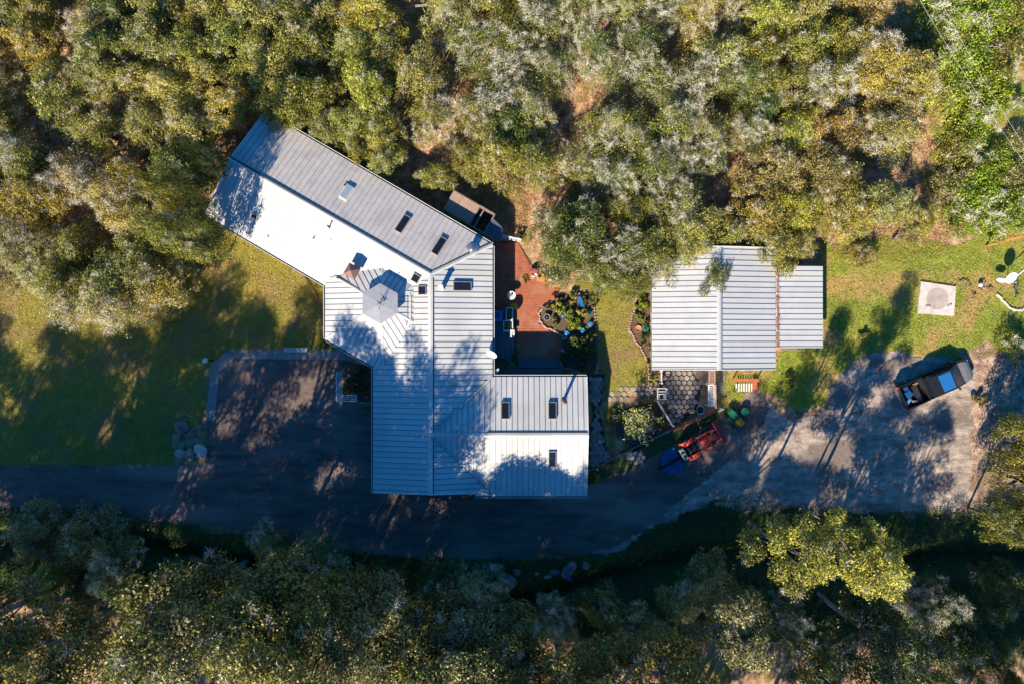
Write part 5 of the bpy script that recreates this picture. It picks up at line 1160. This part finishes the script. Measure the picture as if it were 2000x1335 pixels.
q = G(1911,557); one(MB().lump((q.x,q.y,0.3), 0.17, amp=0.02).tube([q, (q.x,q.y,0.3)], 0.05), 'globe_lamp', M_WHITE, 'small white globe on the sunny lawn', 'lamp')
mb = MB()
for k in range(26): mb.tube([P(1985+random.uniform(-4,4),570,0.1), P(1988+random.uniform(-8,6),566+random.uniform(-12,20),0.7+random.random()*0.3)], 0.018, 4)
one(mb, 'dead_shrub', M_BARKG, 'pale bare twigs inside the block edging', 'plant')
for i, (px, py) in enumerate([(1879,550),(1890,549),(1893,558),(1921,551),(1919,563),(1935,564),(1903,578)]):
    shrub(px, py, 6, (0.28,0.20,0.20), f"little mauve grey clump on the lawn, {ordn(i+1)} from the left near the white globe", h=0.2, group='mauve clumps on the lawn', name='lavender_clump')
# concrete cover
t = thing('concrete_cover', G(1826,584), 'square concrete slab with a round lid and two iron handles on the lawn', 'slab')
cs = [(1797,550),(1865,560),(1861,617),(1790,612)]
MB().prism(wp(cs), 0.0, 0.16).build('slab', M_PAD, t); q = G(1829,584); MB().lathe([(0,0.175),(0.85,0.17),(0.87,0.15)], q, 30).build('round_lid', mat('worn_concrete', (0.44,0.37,0.33), (0.33,0.27,0.24), sc=1.6, rough=0.9, bump=0.3), t)
for a, rz in ((1810,R(0)),(1852,R(22))): c = G(a, 598 if a < 1830 else 596); mb = MB(); mb.tube([c+Vector((-0.16,math.tan(rz)*-0.16,0.16)), c+Vector((-0.15,math.tan(rz)*-0.15,0.25)), c+Vector((0.15,math.tan(rz)*0.15,0.25)), c+Vector((0.16,math.tan(rz)*0.16,0.16))], 0.022, 6); mb.build('handle', M_IRON, t)
# lamp post, rocks and lumps at the left of the drive
q = G(414,703); t = thing('lamp_post', q, 'short lamp post with round frosted top at the corner of the concrete path', 'lamp')
MB().lathe([(0.12,0),(0.08,0.1),(0.05,0.2),(0.05,1.15),(0.12,1.2)], q, 12).build('post', M_IRON, t); MB().lathe([(0.1,1.2),(0.2,1.28),(0.22,1.4),(0.17,1.46),(0,1.48)], q, 18).build('shade', M_LAMP, t, smooth=True)
def rock(px, py, r, label, m=None, sz=(1,0.8,0.7), z=0.0):
    q = G(px, py); o = MB().lump((0,0,0), r*U, sz, 0.35, 2, rz=random.uniform(0,3)).build('boulder', m or M_ROCK); o.location = (q.x,q.y,q.z+z+r*U*sz[2]*0.35); o.rotation_euler.z = random.uniform(0,6); return tag(o, label, 'rock', 'boulders')
for a in [(395,880,15,'pale rock heap at the left end of the driveway',M_PAD,(1.2,0.7,0.5)),(372,886,11,'pale rock left of the white heap',M_STONE),(352,884,10,'pale rock at the far left of the heap',M_STONE),(358,868,7,'small blue grey rock above the heap',M_CONC),(356,832,16,'large grey rock on the grass by the driveway',M_ROCK),(395,835,6,'small grey rock by the path end',M_ROCK),(378,850,7,'round grey rock by the driveway corner',M_ROCK),
          (988,1132,20,'largest dark boulder beside the creek',M_ROCK),(970,1142,9,'speckled small rock left of the largest boulder',M_STONE),(988,1145,9,'brown rock under the largest boulder',M_STONE),(1009,1118,9,'narrow boulder above the creek',M_ROCK),(1048,1119,5,'small round stone on the creek bank',M_STONE),(1069,1124,7,'round pale stone on the creek bank',M_STONE),(1082,1116,10,'rough grey boulder left of the blue crate',M_ROCK),(1110,1110,18,'wide grey boulder above the blue crate',M_ROCK),(1144,1104,8,'pale oval boulder standing alone on the bank',M_STONE),
          (1333,993,9,'pale lump of concrete at the drive edge',M_CONC),(1310,1000,7,'small pale stone at the drive edge',M_CONC),(1238,1050,8,'grey stone where the drive meets the bank',M_CONC),(1248,1100,6,'dark stone beside the creek at the culvert',M_ROCK),(1778,715,4,'small pale stone behind the parked pickup',M_STONE)]: rock(*a)
q = G(1112,1127); t = thing('blue_crate', q, 'small blue crate lying on the bank below the wide boulder', 'crate')
for dx, dy, sx, sy in ((0,.2,.5,.04),(0,-.2,.5,.04),(.25,0,.04,.4),(-.25,0,.04,.4)): MB().box((q.x+dx,q.y+dy,q.z+0.18), (sx,sy,0.3)).build('side', M_BLUE, t)
MB().box((q.x,q.y-0.05,q.z+0.1), (0.46,0.3,0.03)).build('base', mat('light_blue_plastic', (0.12,0.28,0.42), rough=0.4), t)
# power lines
for a, b_, lab in (((1797,-20),(2030,345),'left one of the two thin power lines crossing the upper right corner'),((1838,-20),(2030,315),'right one of the two thin power lines crossing the upper right corner')):
    A = P(*a, 8.6); B = P(*b_, 8.6); A = A+(A-B)*0.4; B = B+(B-A)*0.2; pts = [A.lerp(B, k/12)-Vector((0,0,0.8*math.sin(math.pi*k/12))) for k in range(13)]
    one(MB().tube(pts, 0.009, 5), 'power_line', M_CABLE, lab, 'cable', 'power lines')
# fallen pale branches
for i, (px, py, l, rz, lab) in enumerate([(1935,55,1.5,0.5,'pale fallen branch on the green slope at the upper right'),(1713,182,0.9,-0.5,'short pale log between the two round golden oaks'),(1757,462,1.5,0.5,'pale dead branch on the dry slope above the lawn'),(850,48,2.4,-0.15,'curved grey limb over the tan clearing near the top'),(1395,273,2.0,0.1,'pale forked limb over the dark hollow')]):
    q = G(px, py); q.z += 0.3 if py > 50 else 3; mb = MB(); d = Vector((math.cos(rz), math.sin(rz), 0)); n_ = Vector((-d.y,d.x,0))
    mb.tube([q-d*l/2, q-d*l/6+n_*0.2, q+d*l/6+n_*0.1, q+d*l/2], [0.10,0.09,0.06,0.03], 6)
    for k in range(4): s0 = q+d*l*(k/5-0.3)+n_*0.1; mb.tube([s0, s0+d*0.25+n_*0.4*(1 if k%2 else -1), s0+d*0.6+n_*0.55*(1 if k%2 else -1)], [0.04,0.03,0.01], 5)
    one(mb, 'fallen_branch', M_BARKG, lab, 'branch')

# ------------------------------------------------------------------ vehicles (built along +x, then turned)
def wheel(parent, x, y, r, w_, tyre=M_BLACK, rim=M_STEEL, steer=0.0):
    def ring(rad0, rad1, wd):
        mb = MB(); mb.lathe([(rad0,-wd/2),(rad1*0.94,-wd/2),(rad1,-wd*0.36),(rad1,wd*0.36),(rad1*0.94,wd/2),(rad0,wd/2),(rad0,-wd/2)], (0,0,0), 22, tilt=Matrix.Rotation(R(90),3,'X')); return mb
    t = ring(r*0.55, r, w_).build('tyre', tyre, world=False, smooth=False); t.parent = parent; t.location = (x, y, r); t.rotation_euler.z = steer
    mb = MB(); mb.lathe([(0,w_*0.3),(r*0.2,w_*0.34),(r*0.5,w_*0.2),(r*0.57,w_*0.42)], (0,0,0), 16, tilt=Matrix.Rotation(R(90),3,'X')); mb.lathe([(r*0.57,-w_*0.42),(r*0.5,-w_*0.2),(r*0.2,-w_*0.34),(0,-w_*0.3)], (0,0,0), 16, tilt=Matrix.Rotation(R(90),3,'X'))
    rr = mb.build('rim', rim, world=False, smooth=True); rr.parent = t
    return t
def lp(mb, name, m, parent, smooth=False): return mb.build(name, m, parent, world=False, smooth=smooth)
def loft(mb, secs, mi=0):
    """secs: list of closed rings with equal counts"""
    n = len(secs[0]); vs = [p for s_ in secs for p in s_]; fs = []
    for i in range(len(secs)-1):
        for k in range(n): a = i*n+k; b_ = i*n+(k+1)%n; fs.append((a, b_, b_+n, a+n))
    fs.append(tuple(range(n))[::-1]); fs.append(tuple(range((len(secs)-1)*n, len(secs)*n))); return mb.add(vs, fs, mi)
# pickup truck
tp = P(1829,747,0.8); tr_ = thing('pickup_truck', (tp.x, tp.y, 0), 'dark charcoal pickup with a loaded bed parked at the right of the gravel lot', 'pickup truck', rz=R(23.5))
Wd = 0.94
def ring(x, hw, z0, z1, top=0.86): return [(x,-hw,z0),(x,hw,z0),(x,hw*1.0,z0+(z1-z0)*0.55),(x,hw*top,z1),(x,-hw*top,z1),(x,-hw*1.0,z0+(z1-z0)*0.55)]
mb = MB(); loft(mb, [ring(0.35,Wd,0.38,1.05,0.94),ring(1.75,Wd,0.38,1.03,0.92),ring(2.15,Wd*0.98,0.38,1.0,0.88),ring(2.55,Wd*0.92,0.40,0.94,0.84),ring(2.84,Wd*0.78,0.42,0.80,0.8),ring(2.93,Wd*0.62,0.46,0.66,0.8)])
mb.box((-0.2,0,0.55), (1.2,1.86,0.34)); lp(mb, 'body', M_CAR, tr_)
mb = MB(); loft(mb, [[(1.95,-0.80,1.0),(1.95,0.80,1.0),(1.95,0.78,1.045),(1.95,-0.78,1.045)],[(2.3,-0.78,0.97),(2.3,0.78,0.97),(2.3,0.74,1.02),(2.3,-0.74,1.02)],[(2.62,-0.68,0.89),(2.62,0.68,0.89),(2.62,0.62,0.94),(2.62,-0.62,0.94)],[(2.84,-0.52,0.77),(2.84,0.52,0.77),(2.84,0.46,0.81),(2.84,-0.46,0.81)]]); lp(mb, 'hood', M_HOOD, tr_)
mb = MB(); loft(mb, [[(-1.05,-0.9,0.95),(-1.05,0.9,0.95),(-0.95,0.74,1.66),(-0.95,-0.74,1.66)],[(0.95,-0.9,0.98),(0.95,0.9,0.98),(0.85,0.74,1.70),(0.85,-0.74,1.70)],[(1.95,-0.86,0.99),(1.95,0.86,0.99),(1.90,0.83,1.03),(1.90,-0.83,1.03)]]); lp(mb, 'cabin_glass', M_GLASS, tr_)
mb = MB(); mb.add([(0.97,-0.70,1.69),(0.97,0.70,1.69),(1.90,0.79,1.055),(1.90,-0.79,1.055),(0.96,-0.70,1.66),(0.96,0.70,1.66),(1.88,0.79,1.03),(1.88,-0.79,1.03)], [(3,2,1,0),(4,5,6,7),(0,1,5,4),(1,2,6,5),(2,3,7,6),(3,0,4,7)]); ws = lp(mb, 'windscreen', M_WIND, tr_)
for y_ in (-0.35, 0.3): mb = MB(); mb.beam((1.78,y_-0.3,1.16),(1.62,y_+0.25,1.27),0.025,0.03); wp_ = lp(mb, 'wiper', M_BLACK, tr_); wp_.parent = ws
mb = MB(); mb.box((-0.05,0,1.705), (1.9,1.52,0.05)); lp(mb, 'roof_panel', M_CAR, tr_)
mb = MB(); mb.box((0.35,0,1.74), (0.98,1.30,0.03)); lp(mb, 'sky_reflection_panel', M_SKYREFL, tr_)  # blue sheet painting the sky reflected in the roof
for s_ in (-1, 1):
    mb = MB()
    mb.beam((0.90,s_*0.745,1.70),(1.93,s_*0.845,1.03),0.05,0.05); mb.beam((-0.1,s_*0.76,1.66),(-0.1,s_*0.905,1.0),0.06,0.06); mb.beam((-1.0,s_*0.75,1.67),(-1.06,s_*0.91,1.0),0.08,0.08); mb.beam((-1.0,s_*0.76,1.69),(0.9,s_*0.76,1.71),0.05,0.05); lp(mb, 'pillar', M_CARO, tr_)
    mb = MB(); mb.box((-0.58,s_*0.945,0.72),(0.9,0.03,0.5)); lp(mb, 'door', M_CARO, tr_); mb = MB(); mb.box((0.4,s_*0.945,0.72),(0.98,0.03,0.5)); d_ = lp(mb, 'door', M_CARO, tr_)
    mb = MB(); mb.box((0.05,s_*0.97,0.86),(0.16,0.03,0.03)); h_ = lp(mb, 'handle', M_STEEL, tr_); h_.parent = d_
    mb = MB(); mb.box((1.35,s_*1.05,1.1),(0.1,0.2,0.16)); lp(mb, 'mirror', M_BLACK, tr_)
    mb = MB(); mb.box((-2.0,s_*0.905,0.85),(1.85,0.09,0.62)); mb.box((-2.0,s_*0.905,1.17),(1.85,0.11,0.03)); lp(mb, 'bed_side', M_CARO if s_ > 0 else M_CAR, tr_)
    mb = MB(); mb.box((2.80,s_*0.52,0.70),(0.12,0.3,0.14),s_*R(-18)); lp(mb, 'headlight', M_LAMP, tr_)
    mb = MB(); mb.box((-2.95,s_*0.85,0.85),(0.05,0.14,0.36)); lp(mb, 'tail_light', M_RED, tr_)
    for x in (2.0,-1.95): wheel(tr_, x, s_*0.84, 0.37, 0.25)
mb = MB(); mb.box((-2.93,0,0.85),(0.06,1.75,0.6)); lp(mb, 'tailgate', M_CAR, tr_)
mb = MB(); mb.box((-2.0,0,0.6),(1.9,1.75,0.06)); mb.box((-1.08,0,0.85),(0.05,1.75,0.6)); lp(mb, 'bed_floor', M_BLACK, tr_)
mb = MB(); mb.box((-3.0,0,0.5),(0.12,1.8,0.16)); mb.box((2.93,0,0.5),(0.14,1.5,0.18)); lp(mb, 'bumper', M_STEEL, tr_)
for (x, y, z, sx, sy, sz, rz, m, nm, lab) in [(-2.35,0.1,0.82,0.45,0.5,0.35,0.2,M_BLUE,'tool_box','small blue tool box in the pickup bed'),(-2.6,-0.45,0.8,0.55,0.22,0.25,0.6,MATS['light_blue_plastic'],'plastic_jug','pale blue container at the rear corner of the pickup bed'),(-1.75,-0.1,0.85,0.35,1.3,0.4,0.0,M_BLACK,'black_crate','wide black crate across the pickup bed'),(-1.6,0.62,0.95,0.4,0.18,0.1,0.2,M_WOOD,'timber_block','brown timber block in the pickup bed near the cab'),(-2.35,0.55,0.78,0.3,0.3,0.25,0.1,M_BLUE,'blue_bucket','small blue square bucket in the pickup bed'),(-2.1,-0.6,0.9,0.5,0.16,0.12,-0.3,M_CONC,'grey_board','short grey board lying in the pickup bed')]:
    q = Matrix.Rotation(R(23.5),3,'Z') @ Vector((x,y,z)); mb = MB(); mb.box((0,0,0),(sx,sy,sz)); mb.box((0,0,sz/2+0.015),(sx*0.8,sy*0.7,0.03)); o = mb.build(nm, m); o.location = (tp.x+q.x, tp.y+q.y, q.z); o.rotation_euler.z = R(23.5)+rz; tag(o, lab, 'cargo', 'cargo in the pickup bed')
# red tractor
tp = P(1366,866,0.7); tk = thing('loader_tractor', (tp.x, tp.y, 0), 'red compact tractor with a raised front loader bucket parked beside the drive', 'tractor', rz=R(29))
mb = MB(); loft(mb, [[(0.05,-0.33,0.6),(0.05,0.33,0.6),(0.05,0.33,1.05),(0.05,0.22,1.2),(0.05,-0.22,1.2),(0.05,-0.33,1.05)],[(0.8,-0.33,0.6),(0.8,0.33,0.6),(0.8,0.32,1.02),(0.8,0.22,1.15),(0.8,-0.22,1.15),(0.8,-0.32,1.02)],[(1.12,-0.28,0.6),(1.12,0.28,0.6),(1.12,0.25,0.92),(1.12,0.17,1.02),(1.12,-0.17,1.02),(1.12,-0.25,0.92)],[(1.22,-0.2,0.62),(1.22,0.2,0.62),(1.22,0.18,0.8),(1.22,0.1,0.86),(1.22,-0.1,0.86),(1.22,-0.18,0.8)]]); lp(mb, 'hood', M_RED, tk)
mb = MB(); mb.box((0.1,0,0.5),(2.3,0.34,0.3)); mb.box((-0.5,0,0.62),(0.9,1.0,0.08)); mb.box((-0.95,0,0.65),(0.5,0.5,0.35)); lp(mb, 'chassis', M_IRON, tk)
mb = MB(); mb.box((-0.75,0,0.95),(0.42,0.48,0.12)); mb.box((-0.98,0,1.15),(0.1,0.46,0.4)); lp(mb, 'seat', M_BLACK, tk)
mb = MB(); mb.box((-0.08,0,1.12),(0.2,0.62,0.16)); lp(mb, 'dashboard', mat('slate_blue_plastic', (0.03,0.07,0.12), rough=0.5), tk)
mb = MB(); mb.lathe([(0.17,0),(0.19,0.015),(0.17,0.03),(0.155,0.015),(0.17,0)], (-0.32,0,1.28), 18); mb.tube([(-0.32,0,1.28),(-0.15,0,1.15)],0.02,6); mb.beam((-0.32,-0.17,1.29),(-0.32,0.17,1.29),0.02,0.02); lp(mb, 'steering_wheel', M_BLACK, tk)
for s_ in (-1, 1):
    mb = MB(); secs = []
    for k in range(7):
        a = R(15+k*25); secs.append([(-0.85+math.cos(a)*0.56, s_*0.42, 0.58+math.sin(a)*0.56),(-0.85+math.cos(a)*0.56, s_*0.76, 0.58+math.sin(a)*0.56),(-0.85+math.cos(a)*0.60, s_*0.76, 0.58+math.sin(a)*0.60),(-0.85+math.cos(a)*0.60, s_*0.42, 0.58+math.sin(a)*0.60)])
    loft(mb, secs); lp(mb, 'fender', M_RED, tk)
    wheel(tk, -0.85, s_*0.6, 0.52, 0.3); wheel(tk, 0.95, s_*0.5, 0.33, 0.2)
    mb = MB(); mb.beam((-0.05,s_*0.56,1.1),(1.15,s_*0.56,1.0),0.11,0.12); mb.beam((1.15,s_*0.56,1.0),(1.62,s_*0.48,0.5),0.11,0.12); mb.beam((0.0,s_*0.56,0.45),(0.0,s_*0.56,1.15),0.12,0.1); lp(mb, 'loader_arm', M_RED, tk)
    mb = MB(); mb.tube([(0.25,s_*0.56,0.75),(1.0,s_*0.56,0.92)],0.035,8); mb.tube([(1.1,s_*0.48,1.12),(1.68,s_*0.4,0.8)],0.03,8); lp(mb, 'hydraulic_ram', M_STEEL, tk)
    mb = MB(); mb.box((1.24,s_*0.22,0.75),(0.04,0.12,0.1)); lp(mb, 'headlight', M_LAMP, tk)
mb = MB(); mb.beam((1.32,-0.5,0.85),(1.32,0.5,0.85),0.12,0.1); mb.beam((1.12,-0.56,0.98),(1.12,0.56,0.98),0.09,0.09); lp(mb, 'loader_crossbar', M_RED, tk)
mb = MB(); prof = [(1.62,0.75),(1.60,0.25),(1.72,0.08),(2.1,0.06),(2.1,0.10),(1.75,0.12),(1.65,0.27),(1.67,0.75)]
mb.add([(x,-0.92,z) for x, z in prof]+[(x,0.92,z) for x, z in prof], [tuple(range(8)), tuple(range(8,16))[::-1]]+[((i+1)%8, i, 8+i, 8+(i+1)%8) for i in range(8)])
for s_ in (-1,1): mb.add([(1.62,s_*0.92,0.75),(1.6,s_*0.92,0.1),(2.1,s_*0.92,0.06),(2.0,s_*0.92,0.4),(1.62,s_*0.89,0.75),(1.6,s_*0.89,0.1),(2.1,s_*0.89,0.06),(2.0,s_*0.89,0.4)], [(0,1,2,3),(7,6,5,4),(0,4,5,1),(1,5,6,2),(2,6,7,3),(3,7,4,0)])
mb.beam((1.64,-0.92,0.77),(1.64,0.92,0.77),0.10,0.06); lp(mb, 'bucket', M_RED, tk)
mb = MB(); mb.beam((-1.12,-0.5,0.6),(-1.12,-0.5,1.75),0.07,0.07); mb.beam((-1.12,0.5,0.6),(-1.12,0.5,1.75),0.07,0.07); mb.beam((-1.12,-0.53,1.75),(-1.12,0.53,1.75),0.07,0.07); lp(mb, 'roll_bar', M_IRON, tk)
mb = MB(); mb.box((-1.5,-0.02,1.0),(0.36,0.86,0.35)); mb.box((-1.5,-0.02,1.19),(0.30,0.78,0.04)); pt = lp(mb, 'rear_tank', M_PALE, tk)
mb = MB()
for y in (-0.2,0.12): mb.lathe([(0.1,0),(0.12,0.03),(0.06,0.05),(0,0.05)], (-1.5,y,1.2), 14)
c_ = lp(mb, 'tank_cap', M_IRON, tk); c_.parent = pt
mb = MB(); mb.tube([(0.55,0.22,1.1),(0.55,0.22,1.5)],0.03,8); lp(mb, 'exhaust', M_IRON, tk)
# blue rotary mower behind it
tp = P(1312,902,0.4); mw = thing('rotary_mower', (tp.x, tp.y, 0), 'blue two lobed rotary mower attachment behind the red tractor', 'mower', rz=R(29))
for s_ in (-1, 1):
    mb = MB(); pts = [(0.75,s_*0.10),(0.75,s_*0.92),(0.35,s_*0.98),(-0.25,s_*0.90),(-0.62,s_*0.68),(-0.80,s_*0.36),(-0.84,s_*0.10)]
    mb.prism(pts, 0.22, 0.40, inset=0.05); lp(mb, 'deck_half', M_BLUE, mw)
    mb = MB(); mb.beam((-0.6,s_*0.3,0.42),(0.6,s_*0.45,0.42),0.05,0.05); mb.beam((0.1,s_*0.15,0.42),(0.1,s_*0.9,0.42),0.05,0.05); lp(mb, 'stiffener', M_BLUE, mw)
mb = MB(); mb.box((0,0,0.34),(1.5,0.18,0.1)); mb.box((0.0,0,0.48),(0.34,0.3,0.22)); mb.tube([(0.1,0,0.5),(1.0,0,0.6)],0.05,8); mb.tube([(0.7,-.4,.4),(1.0,0,1.0),(0.7,.4,.4)],0.03,6); lp(mb, 'gearbox', M_IRON, mw)
mb = MB(); mb.box((0.62,0.86,0.43),(0.2,0.14,0.05)); lp(mb, 'reflector_plate', M_LAMP, mw)
wheel(mw, -1.0, 0, 0.2, 0.12)
# riding mower with green barrel behind
tp = P(1437,815,0.5); rm = thing('riding_mower', (tp.x, tp.y, 0), 'green riding mower with a yellow seat parked beyond the loader bucket', 'mower', rz=R(128))
mb = MB(); loft(mb, [[(0.1,-0.27,0.35),(0.1,0.27,0.35),(0.1,0.24,0.74),(0.1,-0.24,0.74)],[(0.65,-0.25,0.35),(0.65,0.25,0.35),(0.65,0.2,0.7),(0.65,-0.2,0.7)],[(0.82,-0.18,0.35),(0.82,0.18,0.35),(0.82,0.14,0.58),(0.82,-0.14,0.58)]]); lp(mb, 'hood', M_GREENP, rm)
mb = MB(); mb.box((-0.35,0,0.42),(0.9,0.5,0.2)); mb.box((-0.45,0,0.56),(0.6,0.86,0.06)); lp(mb, 'body', M_GREENP, rm)
mb = MB(); mb.box((-0.38,0,0.68),(0.42,0.44,0.12)); mb.box((-0.62,0,0.84),(0.1,0.44,0.3)); mb.box((-0.36,0,0.745),(0.26,0.28,0.03)); lp(mb, 'seat', M_YEL, rm)
mb = MB(); mb.lathe([(0.14,0),(0.16,0.012),(0.14,0.025),(0.125,0.012),(0.14,0)], (0.02,0,0.9), 16); mb.tube([(0.02,0,0.9),(0.16,0,0.7)],0.018,6); lp(mb, 'steering_wheel', M_BLACK, rm)
mb = MB(); mb.prism([(-0.25,-0.5),(0.3,-0.52),(0.36,0),(0.3,0.52),(-0.25,0.5)], 0.12, 0.24, inset=0.05); lp(mb, 'cutting_deck', M_GREENP, rm)
for s_ in (-1,1): wheel(rm, -0.55, s_*0.38, 0.24, 0.2, rim=M_YEL); wheel(rm, 0.6, s_*0.36, 0.17, 0.13, rim=M_YEL)
q = G(1451,802); t = thing('green_barrel', q, 'round green barrel with a flat lid beside the riding mower', 'barrel')
MB().lathe([(0.28,0),(0.33,0.1),(0.33,0.5),(0.30,0.56)], q, 22).build('barrel_body', mat('dark_green_plastic', (0.01,0.07,0.045), rough=0.5), t, smooth=True); MB().lathe([(0.31,0.56),(0.29,0.60),(0,0.62)], q, 22).build('lid', M_GREENP, t, smooth=False)
q = G(1431,801); t = thing('round_basket', q, 'tan round basket between the green barrel and the red bench', 'basket')
MB().lathe([(0,0.02),(0.2,0.02),(0.25,0.3),(0.27,0.31),(0.22,0.31),(0.19,0.1),(0,0.1)], q, 18).build('rim_wall', mat('tan_wicker', (0.33,0.27,0.15), (0.2,0.16,0.09), sc=10, rough=0.8), t)
